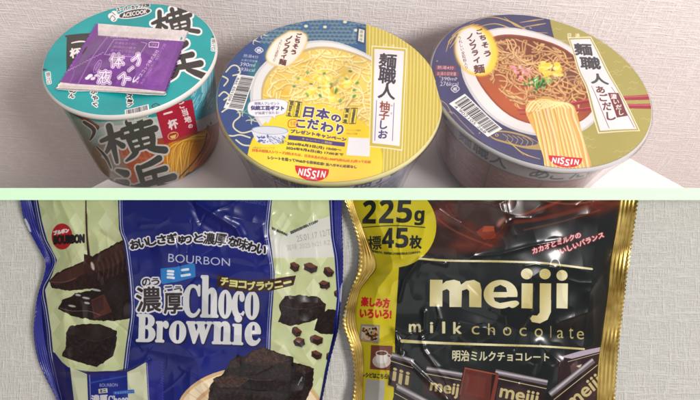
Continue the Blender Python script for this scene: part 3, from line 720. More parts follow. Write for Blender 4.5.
    crumb(A, [(279, 305), (285, 296), (300, 294.6), (318, 297), (326, 304), (324, 316), (310, 322), (290, 326), (278, 322), (281, 314)], (22, 14, 14), (54, 40, 36), 9)
    A.stroke([(283, 306), (300, 309), (324, 305)], .8, (84, 66, 58), .5); A.poly([(284, 303), (298, 296), (318, 298), (324, 304), (300, 308)], (48, 35, 31), .5)
    crumb(A, [(318, 316), (328, 309), (338, 310), (336, 334), (322, 334), (314, 330)], (20, 13, 13), (46, 34, 30), 13)
    A.clip(old, m)
    # --- inner pack picture at the lower left
    A.poly([(52, 352), (68, 369), (107, 373), (150, 362), (160, 470), (60, 470)], (20, 24, 84), .6)
    A.poly([(70, 367), (87, 374), (91, 470), (82, 470)], (206, 212, 176)); A.poly([(127, 372), (134, 369), (146, 362), (152, 470), (130, 470)], (202, 208, 172))
    A.poly([(88, 374), (127, 371.6), (131, 470), (92, 470)], (24, 38, 132)); A.stroke([(89.6, 375), (93, 470)], .5, (200, 200, 210), smooth=False); A.stroke([(128.6, 373), (132, 470)], .5, (200, 200, 210), smooth=False)
    A.stroke([(90, 383), (104, 380), (126, 376)], 1.6, (60, 104, 190), .6)
    A.poly([(146, 362), (162, 360), (166, 470), (152, 470)], (26, 30, 124)); A.stroke([(147, 363), (153, 470)], .5, (196, 198, 210), smooth=False)
    for i in range(40): A.stroke([(161.5, 362+i*2.6), (163.5, 363.3+i*2.6)], .6, (60, 66, 170), .8, False)
    A.type('BOURBON', rect(108.6, 385, 18, 3.2, -1), (196, 196, 210), wt=.1)
    A.poly(rect(103, 390.8, 9, 4.6, -6), (214, 214, 190)); A.type('ミニ', rect(103, 390.8, 6, 3, -6), (50, 60, 100), wt=.2)
    A.poly([(113, 391.5), (134, 389.4), (134.6, 393), (113.4, 394.6)], (50, 96, 190)); A.type('チョコブラウニー', [(114.6, 392), (133, 390.4), (133.2, 392.4), (114.8, 394)], (230, 230, 200))
    A.type('濃厚', rect(99.5, 399, 16, 8, -3), (214, 214, 218), wt=.5); A.type('𝐂𝐡𝐨𝐜𝐨', [(108, 396), (128, 394.6), (128.4, 404), (108.6, 405)], (206, 208, 214), wt=.35); A.type('𝐁𝐫𝐨𝐰𝐧𝐢𝐞', [(96, 407), (128, 405), (128.4, 415), (96.6, 417)], (206, 208, 214), wt=.35)
    # --- plate and brownies
    A.ell(250, 414, 74, 47, (214, 176, 126)); A.ell(250, 415, 71, 44.6, (238, 218, 182)); A.ell(251, 418, 62, 40, (206, 166, 120)); A.ell(252, 420, 60, 38.6, (226, 198, 156))
    for i in range(5): A.stroke([(186+i*9, 392-i*4), (200+i*9, 400)], .8, (190, 140, 96), .4)
    def cake(p, s, hi=(56, 36, 30)): crumb(A, p, (17, 10, 11), hi, s)
    cake([(224, 372), (230, 361), (237, 355), (250, 358), (252, 400), (222, 400)], 31)
    cake([(208, 400), (210, 386), (216, 377), (232, 374), (250, 378), (252, 470), (206, 470)], 32)
    cake([(290, 362), (300, 363.5), (314, 368.5), (313, 384), (306, 400), (300, 470), (286, 470)], 33, (44, 36, 36))
    cake([(236, 374), (296, 370), (300, 470), (232, 470)], 36)
    cake([(238, 377), (241, 362), (250, 352), (261, 346.5), (276, 352), (293, 357), (292, 372), (290, 392), (262, 390), (244, 388)], 34)
    for p in ([(241, 362), (240, 378), (244, 389), (264, 391), (288, 393)], [(292.6, 358), (291.6, 374), (289, 394)], [(250, 379), (252, 400), (252, 420)], [(222, 376), (226, 372), (238, 356)]): A.stroke(p, 1.8, (4, 3, 5), .95, smooth=False)
    crumb(A, [(243, 361), (252, 352), (262, 347.5), (278, 353), (291, 358), (284, 363), (262, 364)], (44, 27, 22), (92, 62, 48), 51); crumb(A, [(296, 365), (306, 366), (313, 369.6), (305, 374), (296, 372)], (38, 26, 24), (80, 60, 50), 52); crumb(A, [(259, 397), (268, 393), (288, 395), (293, 399), (276, 402)], (40, 26, 22), (86, 60, 48), 53); crumb(A, [(226, 369), (232, 361), (239, 357), (240, 366)], (38, 24, 20), (76, 50, 40), 54); A.stroke([(242, 377), (256, 380), (272, 380)], .8, (96, 76, 70), .55); A.stroke([(243, 362), (264, 365), (291, 359)], .6, (96, 66, 52), .5)
    cake([(258, 396), (266, 391), (290, 394), (296, 400), (296, 470), (256, 470)], 35)
    crumb(A, [(213, 379), (232, 374.5), (249, 379), (241, 386), (219, 388)], (42, 26, 22), (90, 60, 46), 55); A.stroke([(298, 385), (302, 377), (301, 381)], .9, (150, 150, 156), .8)
    # --- headline arc
    t = 'おいしさぎゅっと濃厚な味わい'
    cx = [134.5, 143, 152, 161.5, 172, 182, 188, 198.5, 209, 220.5, 233, 242.5, 252, 261.5]; cy = [244.5, 243, 241.2, 239.6, 238.4, 239.6, 239.6, 238, 238.6, 239.6, 242, 244, 247, 249.6]; ro = [-10, -9, -8, -6, -4, -2, 0, 2, 5, 8, 12, 14, 16, 17]
    sz = [8.6, 8.6, 8.4, 8.8, 9.6, 7, 7, 8.6, 11.5, 11.5, 9, 11, 9.4, 9]
    for k_ in (0, 1):
        for ch, x, y, r, s_ in zip(t, cx, cy, ro, sz):
            s_ *= .98
            if k_ == 0: A.type(ch, rect(x, y, s_, s_, r), (222, 220, 222), wt=1.75)
            else: A.type(ch, rect(x, y, s_, s_, r), (30, 26, 34), wt=.55 if ch not in '濃厚味' else .22)
    A.type('BOURBON', [(168.5, 253.5), (230, 258.5), (230, 266.2), (168, 262)], (184, 186, 200), wt=.12)
    A.poly([(161, 269), (176, 267.5), (193, 263.6), (194.6, 265), (195, 276.4), (178, 281), (163, 283.6), (161.6, 282)], (28, 116, 190), dil=.6)
    A.chars('ミニ', (170.5, 274.6), (185.4, 272.4), 11, (224, 230, 238), -8, sizes=[10.5, 10.5], wt=.7)
    for ch, x, y, s_ in (('の', 146.4, 282.2, 8.4), ('う', 155.4, 281.6, 7.6), ('こ', 168.6, 290, 8), ('う', 178, 289.8, 7.6)): A.type(ch, rect(x, y, s_, s_*.9, -4), (34, 30, 36), wt=.35, out=(214, 214, 218), ow=1.4)
    A.type('濃', rect(148.4, 299.4, 24, 24.5, -2), (220, 220, 222), wt=2.2); A.type('厚', rect(173, 303.4, 18, 20, -1), (220, 220, 222), wt=2.0)
    A.type('濃', rect(148.4, 299.4, 24, 24.5, -2), (40, 28, 30), wt=.5); A.type('厚', rect(173, 303.4, 18, 20, -1), (40, 28, 30), wt=.6)
    Wt = (212, 214, 214)
    def heavy(ch, q, wt=.8): A.type(ch, np.array(q)+[.9, .9], (14, 16, 56), wt=wt+.7); A.type(ch, q, Wt, wt=wt)
    for ch, x0, x1, y0, y1 in (('𝐂', 184, 200, 285, 316.6), ('𝐡', 201.6, 218, 276, 316.6), ('𝐨', 219.4, 231.4, 290.6, 317.6), ('𝐜', 232.8, 244.2, 291.4, 318), ('𝐨', 245.8, 258.6, 292, 318.8)):
        heavy(ch, [(x0, y0), (x1, y0+.3), (x1-.4, y1+.3), (x0-.6, y1)], .9)
    for ch, x0, x1, y0, y1 in (('𝐁', 137.4, 155, 314.6, 341), ('𝐫', 156.6, 168, 321.4, 341.4), ('𝐨', 170.4, 185.6, 321.4, 342.4), ('𝐰', 187, 211.6, 322, 342.8), ('𝐧', 213.4, 231.4, 321.8, 343.2), ('𝐢', 233.4, 243, 315, 343.8), ('𝐞', 246, 260.4, 322.6, 344.8)):
        heavy(ch, [(x0, y0), (x1, y0+.4), (x1-.6, y1+.4), (x0-.8, y1)], .9)
    # dark ribbon
    rb = [(217, 274.4), (232, 278), (250, 280.2), (272, 279), (296, 275.4), (293.6, 284.6), (292.6, 285.4), (270, 291), (250, 292), (232, 290.6), (216.6, 286.6)]
    A.poly(rb, (52, 26, 24)); y_ = [281.4, 283.6, 284.6, 285.8, 286, 285.6, 284.4, 282.4]
    for i, ch in enumerate('チョコブラウニー'): A.type(ch, rect(224.4+i*9, y_[i], 7.4 if ch not in 'ーニ' else 7.4, (7.6, 6, 6.6, 8, 7.4, 7.8, 6, 1.4)[i], 8-i*3), (214, 212, 128), wt=.55)
    # faint word across the top fold
    A.type('BONESSENCE', [(236, 197), (266, 201.6), (266, 205.6), (236, 201)], (150, 150, 190), .5, wt=.1)
    return A

def art_meiji_bag():
    A = Art(338, 185, 645, 465, (20, 25, 26))
    n = vnoise(A.H, A.W, 160, 9, 4); A.img *= (.8+.4*n)[..., None]
    # molten chocolate and squares across the top
    n2 = vnoise(A.H, A.W, 60, 4, 4, 2.2)
    base = np.array([44, 18, 14])/255.+(np.array([104, 44, 30])-np.array([44, 18, 14]))/255.*(np.clip((n2-.35)*2.2, 0, 1))[..., None]
    A.poly([(400, 180), (622, 180), (620, 215), (590, 222), (560, 227), (520, 236), (505, 246), (480, 252), (455, 256), (420, 254), (410, 240)], base.astype(np.float32), bl=2)
    A.poly([(508, 226), (520, 214), (600, 214), (621, 206), (620, 225), (560, 232), (530, 240), (500, 246)], (22, 26, 28), .85, bl=3)
    A.poly([(456, 185), (500, 192), (510, 206), (500, 226), (478, 228), (460, 214), (452, 200)], (58, 40, 38), .8, bl=1.5); A.poly([(484, 226), (494, 226), (496, 238), (484, 240), (476, 232)], (128, 46, 24)); A.poly([(484, 226), (494, 226), (494, 231), (482, 232)], (156, 66, 36))
    for p, w, c in (([(432, 214), (450, 228), (470, 238), (492, 246)], 1.5, (140, 64, 40)), ([(514, 222), (540, 219), (570, 212), (600, 202), (620, 196)], 4, (112, 40, 26)), ([(520, 216), (548, 206), (560, 200), (566, 192)], 3, (140, 54, 34)),
                    ([(524, 230), (560, 222), (600, 210)], 1, (150, 70, 44)), ([(506, 236), (512, 222), (514, 206), (522, 194)], (5, 3, 2), (36, 16, 14)), ([(540, 200), (572, 204), (610, 198)], 1.2, (170, 90, 60)), ([(446, 206), (458, 222), (480, 236)], .8, (110, 70, 60))): A.stroke(p, w, c, .75, bl=.5)
    A.ell(501, 222, 6, 2.6, (190, 130, 110), -50, .8, bl=1.2)
    # yellow side strip and round flash
    Ye = (206, 190, 22)
    A.poly([(340, 180), (404, 180), (401, 240), (399, 267), (397, 300), (395, 330), (395, 350), (393.6, 400), (392, 470), (340, 470)], Ye)
    A.ell(394, 226, 42.4, 41.6, Ye)
    K = (24, 28, 22)
    for ch, x0, x1, y0, y1 in (('𝟮', 363.4, 376.4, 200.6, 223.4), ('𝟮', 380, 394, 199.6, 223), ('𝟱', 397.4, 412.4, 200, 222.6), ('𝗴', 415, 424.4, 210.6, 225)): A.type(ch, [(x0, y0), (x1, y0), (x1-1, y1), (x0-1, y1)], K, wt=.35)
    A.stroke([(363, 227.4), (394, 225.6), (425, 227.4)], 1, (70, 66, 20))
    A.type('標', rect(374.6, 242.8, 13, 13.6, -3), K, wt=.3); A.type('𝟰', [(382.4, 228.6), (394, 228), (393.6, 247.6), (382, 248)], K, wt=.3); A.type('𝟱', [(396.4, 228), (408.6, 228), (408, 247.6), (395.6, 247.6)], K, wt=.3); A.type('枚', rect(415.6, 242, 11.6, 12.6, 1), K, wt=.45)
    A.type('標準枚数です。製造時期により枚数が異なることがあります。', [(371, 249.6), (421, 250.6), (420.6, 252.8), (371.4, 252)], K, wt=.14, warp=lambda u: np.stack([0*u, 2.4*(1-(2*u-1)**2)], -1))
    Rd = (196, 22, 28)
    A.type('楽しみ方', rect(375.4, 302.4, 28, 9, 4), Rd, wt=.5); A.type('いろいろ!', rect(375.6, 313.8, 31, 8.2, 2), Rd, wt=.5)
    g = np.random.default_rng(31)
    A.poly([(360.6, 324), (380, 325), (379, 343.6), (359, 341)], (150, 140, 120)); A.poly([(362, 326), (378, 327), (377, 341), (361, 339)], (196, 186, 160))
    for i in range(40): A.ell(g.uniform(363, 377), g.uniform(328, 340), g.uniform(1, 2.2), g.uniform(.6, 1.4), ((70, 34, 24), (120, 60, 34), (196, 150, 80), (40, 22, 20))[i % 4], g.uniform(0, 180))
    A.poly([(371, 345), (392.6, 346), (392, 370.6), (370, 369)], (120, 62, 46)); A.ell(381.6, 361, 9.2, 7, (206, 196, 184)); A.ell(381.6, 359, 6.4, 4.6, (226, 220, 212)); A.poly([(375.4, 353), (388, 353), (386, 362), (378, 362)], (224, 218, 210)); A.ell(381.8, 353, 6.2, 2.6, (220, 214, 208)); A.ell(381.8, 353.2, 5.2, 2, (108, 66, 44)); A.stroke([(388, 354), (391, 356), (387, 360)], .9, (214, 206, 198))
    A.type('レシピはこちら!', rect(375.4, 375.6, 26, 4.6, 5), (60, 60, 30), wt=.2)
    A.poly([(366, 379), (385, 380.6), (383.6, 402), (364.4, 401)], (176, 176, 168))
    # gold frame lines, word mark
    Go = (206, 196, 142)
    def gold(X, Y): 
        t = (.5+.5*np.sin(X*.11+Y*.05))[..., None]; return (1-t)*np.array([196, 182, 118.])+t*np.array([232, 226, 186.])
    A.stroke([(419, 258.6), (448, 260.6), (500, 261.4), (540, 262.8), (560, 265), (592, 269)], 2.1, gold); A.stroke([(402, 341), (440, 343), (500, 345), (540, 346.2), (584, 349)], (3.4, 2.4, 2, 2), gold)
    # m e i j i  as solid rounded forms
    wm = lambda q, col: None
    def st(p, w): A.stroke(p, w, gold)
    P = A.poly
    P([(430, 279.6), (442.6, 279.8), (442.4, 306.6), (429.6, 306.4)], gold)
    for x in (449.4, 469.2): P([(x, 290), (x+12.4, 290), (x+12.2, 307+(x-449)*.02), (x, 307)], gold)
    P([(440, 286), (446, 281), (454, 279.6), (460, 281.4), (462, 288), (461.8, 298), (449.4, 298), (449.4, 291), (447, 289), (442, 291)], gold)
    P([(459, 286), (466, 281), (474, 279.8), (480, 283), (481.6, 290), (481.4, 298), (469.2, 298), (469.2, 291), (467, 289), (461, 291)], gold)
    A.ell(500.6, 294.2, 17, 14.4, gold); A.poly([(493.4, 292), (494.6, 287.4), (500.4, 284.8), (506, 287.6), (507, 292)], (24, 30, 30)); A.poly([(493.6, 297.4), (519, 297.4), (519, 301), (508, 301.6), (500, 303), (495, 301)], (24, 30, 30)); 
    A.poly([(506, 302.6), (516, 300.6), (519, 304), (512, 308)], gold, smooth=True)
    A.poly([(507, 297), (520, 297), (520, 300.4), (507, 300.6)], (24, 30, 30))
    for x in (521.6, 539.8, 556.6): A.poly([(x, 283.2), (x+11.4, 283.4), (x+11, 308.6), (x-.2, 308.2)], gold)
    A.ell(526.8, 273.8, 5.9, 5.5, gold); A.ell(545, 274, 5.7, 5.3, gold); A.ell(562, 275.4, 5.6, 5.4, gold)
    A.poly([(539.8, 300), (551.2, 300), (551, 312), (547.6, 319.6), (540, 323.4), (532, 322), (530, 318.4), (532.4, 315.2), (537, 315.6), (539.6, 312.6)], gold, smooth=False)
    gl = (206, 196, 142)
    for ch, x0, x1, y0, y1 in (('m', 409, 420.6, 324, 332), ('i', 430.4, 432.8, 322.4, 332.6), ('l', 442.6, 444.8, 322, 333), ('k', 453.6, 461.4, 322.4, 333.4)): A.type('𝗺' if ch == 'm' else ch, [(x0, y0), (x1, y0), (x1, y1), (x0, y1)], (214, 206, 160), wt=.45 if ch != 'm' else .15)
    for ch, x0, x1, y0, y1 in (('c', 471.6, 479.4, 326, 334.4), ('h', 488, 495, 323.4, 335), ('o', 503, 511.4, 327, 335.6), ('c', 519.4, 526.6, 327.6, 336), ('o', 534.6, 542.8, 328.4, 337), ('l', 550.4, 551.2, 326, 337.6), ('a', 557, 563.6, 330, 338.2), ('t', 569, 573.4, 327.6, 338.8), ('e', 576.8, 584, 331, 339.4)): A.type(ch, [(x0, y0), (x1, y0), (x1, y1), (x0, y1)], (178, 164, 104), wt=.12)
    A.type('明治ミルクチョコレート', [(452.6, 350), (549, 353), (549, 361.4), (452.4, 361)], (214, 208, 170), wt=.28)
    # slanted caption
    for t, q in (('カカオとミルクの', [(532, 248.6), (580, 232), (581, 237.2), (533, 254)]), ('おいしいバランス', [(553, 251), (603, 231.8), (604, 237), (555, 256.6)])): A.type(t, q, (232, 206, 200), wt=.15, out=(150, 40, 52), ow=.8)
    # wrapped small bars printed along the foot
    def bar(q, foil, txt, ang=None):
        A.poly(q, (34, 22, 24)); f = quadmap(q)
        A.poly(f(np.array([[0, 0], [1, 0], [1, .17], [0, .17]])), (104, 94, 98)); A.poly(f(np.array([[0, .05], [1, .02], [1, .08], [0, .12]])), (182, 178, 182), bl=.3); A.poly(f(np.array([[0, .6], [.5, .35], [1, .7], [1, 1], [0, 1]])), (66, 46, 48), .6, bl=1.5); A.stroke(f(np.array([[0, .27], [1, .27]])), .7, (206, 196, 150), smooth=False)
        A.type(txt, f(np.array([[.16, .44], [.88, .44], [.88, .94], [.16, .94]])), (190, 174, 122), wt=.45)
    bar([(392, 352), (414, 359), (410, 392), (388, 385)], 0, 'iji')
    bar([(427, 366), (470, 374), (466, 402), (422, 394)], 0, 'meiji')
    bar([(398, 383), (436, 404), (420, 440), (386, 420)], 0, 'meiji')
    bar([(496, 369), (548, 380), (542, 412), (490, 401)], 0, 'meiji')
    A.poly([(556, 356), (576, 352), (606, 346), (600, 400), (560, 400)], (44, 28, 30)); 
    A.poly([(560, 357), (572, 358.6), (606, 350), (606, 346), (580, 351)], (176, 164, 178)); A.stroke([(568, 361.6), (600, 353)], .6, (196, 188, 150), smooth=False)
    A.poly([(570, 366), (577, 360), (580, 372), (572, 378)], (80, 56, 60)); A.poly([(576, 366), (582, 364), (580, 368)], (196, 186, 160))
    bar([(548, 392), (592, 358), (612, 384), (570, 420)], 0, 'meiji')
    A.poly([(463.6, 368), (468, 366.6), (498, 373), (496, 400), (492, 440), (456, 440), (459, 392)], (36, 14, 12)); A.poly([(465, 368), (492, 373.6), (487, 440), (457, 440), (460, 394)], (92, 38, 30)); A.stroke([(465, 368), (497, 374.4)], 1.3, (150, 78, 60), smooth=False); A.stroke([(465, 369), (460, 394)], 1, (136, 66, 50), smooth=False); A.poly([(468, 374), (486, 378), (484, 398), (464, 394)], (104, 44, 34)); A.poly([(496, 374), (499, 375), (494, 402), (490, 401)], (120, 50, 38))
    return A

# =====================================================================
#  MATERIALS
# =====================================================================
def new_mat(name):
    m = bpy.data.materials.new(name); m.use_nodes = True; nt = m.node_tree
    return m, nt, nt.nodes['Principled BSDF']

def lin(c): 
    c = np.array(c, float)/255.; return tuple(np.where(c <= .04045, c/12.92, ((c+.055)/1.055)**2.4))+(1,)

def print_mat(name, art, rough=.4, coat=0, bump=0, bscale=40, metal=0, bstretch=(1, 1, 1), spec=.5):
    m, nt, b = new_mat(name); N = nt.nodes; L = nt.links
    t = N.new('ShaderNodeTexImage'); t.image = art.image(name); t.interpolation = 'Cubic'; t.extension = 'EXTEND'
    uv = N.new('ShaderNodeUVMap'); uv.uv_map = 'UVMap'; L.new(uv.outputs[0], t.inputs[0]); L.new(t.outputs[0], b.inputs['Base Color'])
    b.inputs['Roughness'].default_value = rough; b.inputs['Coat Weight'].default_value = coat; b.inputs['Coat Roughness'].default_value = .12
    b.inputs['Metallic'].default_value = metal; b.inputs['Specular IOR Level'].default_value = spec
    if bump:
        co = N.new('ShaderNodeTexCoord'); mp = N.new('ShaderNodeMapping'); mp.inputs['Scale'].default_value = bstretch
        n = N.new('ShaderNodeTexNoise'); n.inputs['Scale'].default_value = bscale; n.inputs['Detail'].default_value = 3
        L.new(co.outputs['Object'], mp.inputs[0]); L.new(mp.outputs[0], n.inputs[0])
        bp = N.new('ShaderNodeBump'); bp.inputs['Strength'].default_value = 1; bp.inputs['Distance'].default_value = bump
        L.new(n.outputs[0], bp.inputs['Height']); L.new(bp.outputs[0], b.inputs['Normal'])
        if coat: L.new(bp.outputs[0], b.inputs['Coat Normal'])
    return m

def plain(name, rgb, rough=.5, metal=0, noise=.05, nscale=60, bump=0.0, **k):
    m, nt, b = new_mat(name); N = nt.nodes; L = nt.links
    co = N.new('ShaderNodeTexCoord'); n = N.new('ShaderNodeTexNoise'); n.inputs['Scale'].default_value = nscale; n.inputs['Detail'].default_value = 4
    L.new(co.outputs['Object'], n.inputs[0])
    mx = N.new('ShaderNodeMix'); mx.data_type = 'RGBA'; c = lin(rgb)
    mx.inputs[6].default_value = tuple(v*(1-noise) for v in c[:3])+(1,); mx.inputs[7].default_value = tuple(min(1, v*(1+noise)) for v in c[:3])+(1,)
    L.new(n.outputs[0], mx.inputs[0]); L.new(mx.outputs[2], b.inputs['Base Color'])
    b.inputs['Roughness'].default_value = rough; b.inputs['Metallic'].default_value = metal
    for kk, v in k.items(): b.inputs[kk].default_value = v
    if bump:
        bp = N.new('ShaderNodeBump'); bp.inputs['Distance'].default_value = bump; L.new(n.outputs[0], bp.inputs['Height']); L.new(bp.outputs[0], b.inputs['Normal'])
    return m

def wallpaper(name, rgb, axes, scale=1.0, depth=.0006):
    """woven-look vinyl wallpaper: irregular raised threads both ways"""
    m, nt, b = new_mat(name); N = nt.nodes; L = nt.links
    co = N.new('ShaderNodeTexCoord')
    def thr(sx, sy, seed, det=2):
        mp = N.new('ShaderNodeMapping'); v = [0, 0, 0]; v[axes[0]] = sx*scale; v[axes[1]] = sy*scale; mp.inputs['Scale'].default_value = v; mp.inputs['Location'].default_value = (seed, seed*1.7, seed*.3)
        n = N.new('ShaderNodeTexNoise'); n.inputs['Scale'].default_value = 1; n.inputs['Detail'].default_value = det; n.inputs['Roughness'].default_value = .55
        L.new(co.outputs['Object'], mp.inputs[0]); L.new(mp.outputs[0], n.inputs[0])
        return n.outputs[0]
    def math_(op, a, b_=None, v=None):
        q = N.new('ShaderNodeMath'); q.operation = op; L.new(a, q.inputs[0])
        if b_ is not None: L.new(b_, q.inputs[1])
        if v is not None: q.inputs[1].default_value = v
        return q.outputs[0]
    def sharp(o, lo=.48, hi=.62):
        r = N.new('ShaderNodeMapRange'); r.inputs[1].default_value = lo; r.inputs[2].default_value = hi; r.interpolation_type = 'SMOOTHSTEP'; L.new(o, r.inputs[0]); return r.outputs[0]
    h1 = sharp(thr(130, 950, 1.3, 1), .44, .66); v1 = sharp(thr(900, 150, 4.1, 1), .46, .68); h2 = sharp(thr(30, 520, 8.2, 1), .5, .66); v2 = sharp(thr(420, 34, 6.4, 1), .54, .7); f = thr(1000, 1000, 2.2, 3)
    s = math_('ADD', math_('MAXIMUM', h1, v1), math_('MULTIPLY', math_('MAXIMUM', h2, v2), v=.9)); s = math_('ADD', s, math_('MULTIPLY', f, v=.55))
    bp = N.new('ShaderNodeBump'); bp.inputs['Distance'].default_value = depth; bp.inputs['Strength'].default_value = .9; L.new(s, bp.inputs['Height']); L.new(bp.outputs[0], b.inputs['Normal'])
    mx = N.new('ShaderNodeMix'); mx.data_type = 'RGBA'; c = lin(rgb); mx.inputs[6].default_value = tuple(v*.92 for v in c[:3])+(1,); mx.inputs[7].default_value = tuple(min(v*1.08, .9) for v in c[:3])+(1,)
    L.new(math_('MULTIPLY', s, v=.45), mx.inputs[0]); L.new(mx.outputs[2], b.inputs['Base Color'])
    b.inputs['Roughness'].default_value = .62
    return m

# =====================================================================
#  MESH HELPERS
# =====================================================================
def link(o, parent=None):
    COL.objects.link(o)
    if parent: o.parent = parent
    return o

def mesh(name, verts, faces, mat, parent=None, uv=None, smooth=True, loc=None):
    me = bpy.data.meshes.new(name); V = np.asarray(verts, float)
    if loc is not None: V = V-np.asarray(loc)
    elif parent is not None: V = V-np.asarray(parent.location)
    me.from_pydata(V.tolist(), [], [tuple(int(i) for i in f) for f in faces])
    for mm in (mat if isinstance(mat, (list, tuple)) else [mat]): me.materials.append(mm)
    if uv is not None:
        l = me.uv_layers.new(name='UVMap'); idx = np.zeros(len(me.loops), int); me.loops.foreach_get('vertex_index', idx)
        l.data.foreach_set('uv', np.asarray(uv, float)[idx].ravel())
    if smooth: me.polygons.foreach_set('use_smooth', [True]*len(me.polygons))
    me.update(); me.validate()
    o = bpy.data.objects.new(name, me)
    if loc is not None: o.location = loc
    return link(o, parent)

def grid_faces(ny, nx, wrap=False):
    F = []
    for j in range(ny-1):
        for i in range(nx if wrap else nx-1):
            a = j*nx+i; b = j*nx+(i+1) % nx; F.append((a, b, b+nx, a+nx))
    return F

def art_uv(A, P):
    q = proj(P); return np.stack([(q[..., 0]-A.x0)/(A.x1-A.x0), 1-(q[..., 1]-A.y0)/(A.y1-A.y0)], -1)
def art_uv_px(A, X, Y): return np.stack([(X-A.x0)/(A.x1-A.x0), 1-(Y-A.y0)/(A.y1-A.y0)], -1)

def thing(name, label, cat, loc, group=None):
    o = bpy.data.objects.new(name, None); o.location = loc; o.empty_display_size = .02; link(o)
    o['label'] = label; o['category'] = cat
    if group: o['group'] = group
    return o

def revolve(name, prof, c, mat, parent, n=128, A=None, cap=False):
    """profile of (radius, z) turned about the vertical through c; with A the print is laid round the side that faces the front and repeated behind"""
    th = np.linspace(0, 2*np.pi, n+1)                      # 0 = towards the front
    az = math.atan2(-c[1], -c[0])
    if A is None: th = th[:-1]
    V = []; UV = []
    for r, z in prof:
        V.append(np.stack([c[0]+r*np.cos(az+th), c[1]+r*np.sin(az+th), np.full(len(th), z)], -1))
        if A is not None:
            t = (th+np.pi) % (2*np.pi)-np.pi; lim = math.radians(84); tt = np.where(np.abs(t) > lim, np.sign(t)*np.clip(2*lim-np.abs(t), -lim, lim), t)
            UV.append(art_uv(A, np.stack([c[0]+r*np.cos(az+tt), c[1]+r*np.sin(az+tt), np.full(len(th), z)], -1)))
    V = np.concatenate(V); F = grid_faces(len(prof), len(th), A is None)
    if cap:
        k = len(V); V = np.concatenate([V, [[c[0], c[1], prof[0][1]]]]); m = len(th)
        F += [(k, (i+1) % m, i) for i in range(m if A is None else m-1)]
        if A is not None: UV.append(art_uv(A, V[-1:]))
    return mesh(name, V, F, mat, parent, np.concatenate(UV) if A is not None else None)

def disc(name, c, R, z, mat, parent, A, dome=.0006, n=160, rings=48, press=0, seed=1):
    th = np.linspace(0, 2*np.pi, n, endpoint=False); V = [[c[0], c[1], z-press]]
    g = np.random.default_rng(seed); ph = g.uniform(0, 6, 6)
    for k in range(1, rings+1):
        r = k/rings
        zz = z+dome*(1-r*r)*np.cos(th*2+ph[0])+dome*.5*(np.sin(th*5+ph[1]+r*3))*r*(1-r)*4-press*(1-np.clip((r-.88)/.07, 0, 1)**2*(3-2*np.clip((r-.88)/.07, 0, 1)))
        V += np.stack([c[0]+R*r*np.cos(th), c[1]+R*r*np.sin(th), zz], -1).tolist()
    V = np.array(V); F = [(0, 1+i, 1+(i+1) % n) for i in range(n)]
    for k in range(rings-1):
        for i in range(n):
            a = 1+k*n+i; b = 1+k*n+(i+1) % n; F.append((a, a+n, b+n, b))
    Vp = V.copy(); Vp[:, 2] = z
    return mesh(name, V, F, mat, parent, art_uv(A, Vp))

# =====================================================================
#  SETTING
# =====================================================================
TOPZ = 0.0
wall_m = wallpaper('woven_wallpaper', (238, 228, 225), (0, 2), .9, .00016)
WY = .347
def struct(o): o['kind'] = 'structure'; return o
struct(mesh('wall', [(-1.4, WY, -.45), (1.4, WY, -.45), (1.4, WY, 1.2), (-1.4, WY, 1.2)], [(0, 1, 2, 3)], wall_m, smooth=False, loc=(0, WY, 0)))
wood = plain('floor_boards', (122, 92, 70), .45, noise=.15, nscale=12)
struct(mesh('floor', [(-1.4, -1.2, -.24), (1.4, -1.2, -.24), (1.4, WY, -.24), (-1.4, WY, -.24)], [(0, 1, 2, 3)], wood, smooth=False, loc=(0, 0, -.24)))

# white stand: corner turned away from the camera
white = plain('white_laminate', (228, 220, 220), .35, noise=.02, nscale=8, bump=.00008)
foot = [(-.30, .095), (-.172, .21), (-.050, .3195), (-.04, .326), (.115, .338), (.13, .334), (.21, .266), (.40, .10), (.40, .099), (-.30, .0949)]
foot = [(-.30, .102), (-.30, .098), (.40, .104), (.40, .120), (.245, .239), (.21, .266), (.13, .330), (.118, .336), (-.035, .330), (-.045, .324), (-.096, .279), (-.172, .21), (-.29, .107)]
import bmesh
bm = bmesh.new(); vs = [bm.verts.new((x, y, 0)) for x, y in foot]; f = bm.faces.new(vs); bmesh.ops.recalc_face_normals(bm, faces=[f])
if f.normal.z < 0: f.normal_flip()
r = bmesh.ops.extrude_face_region(bm, geom=[f]); bmesh.ops.translate(bm, verts=[v for v in r['geom'] if isinstance(v, bmesh.types.BMVert)], vec=(0, 0, -.2396))
bmesh.ops.recalc_face_normals(bm, faces=bm.faces[:])
bmesh.ops.bevel(bm, geom=[e for e in bm.edges if all(abs(v.co.z) < 1e-6 for v in e.verts)], offset=.0012, segments=2, affect='EDGES')
me = bpy.data.meshes.new('white_stand'); bm.to_mesh(me); bm.free(); me.materials.append(white)
o = link(bpy.data.objects.new('white_stand', me)); o['label'] = 'plain white stand whose flat top carries the three noodle cups'; o['category'] = 'stand'

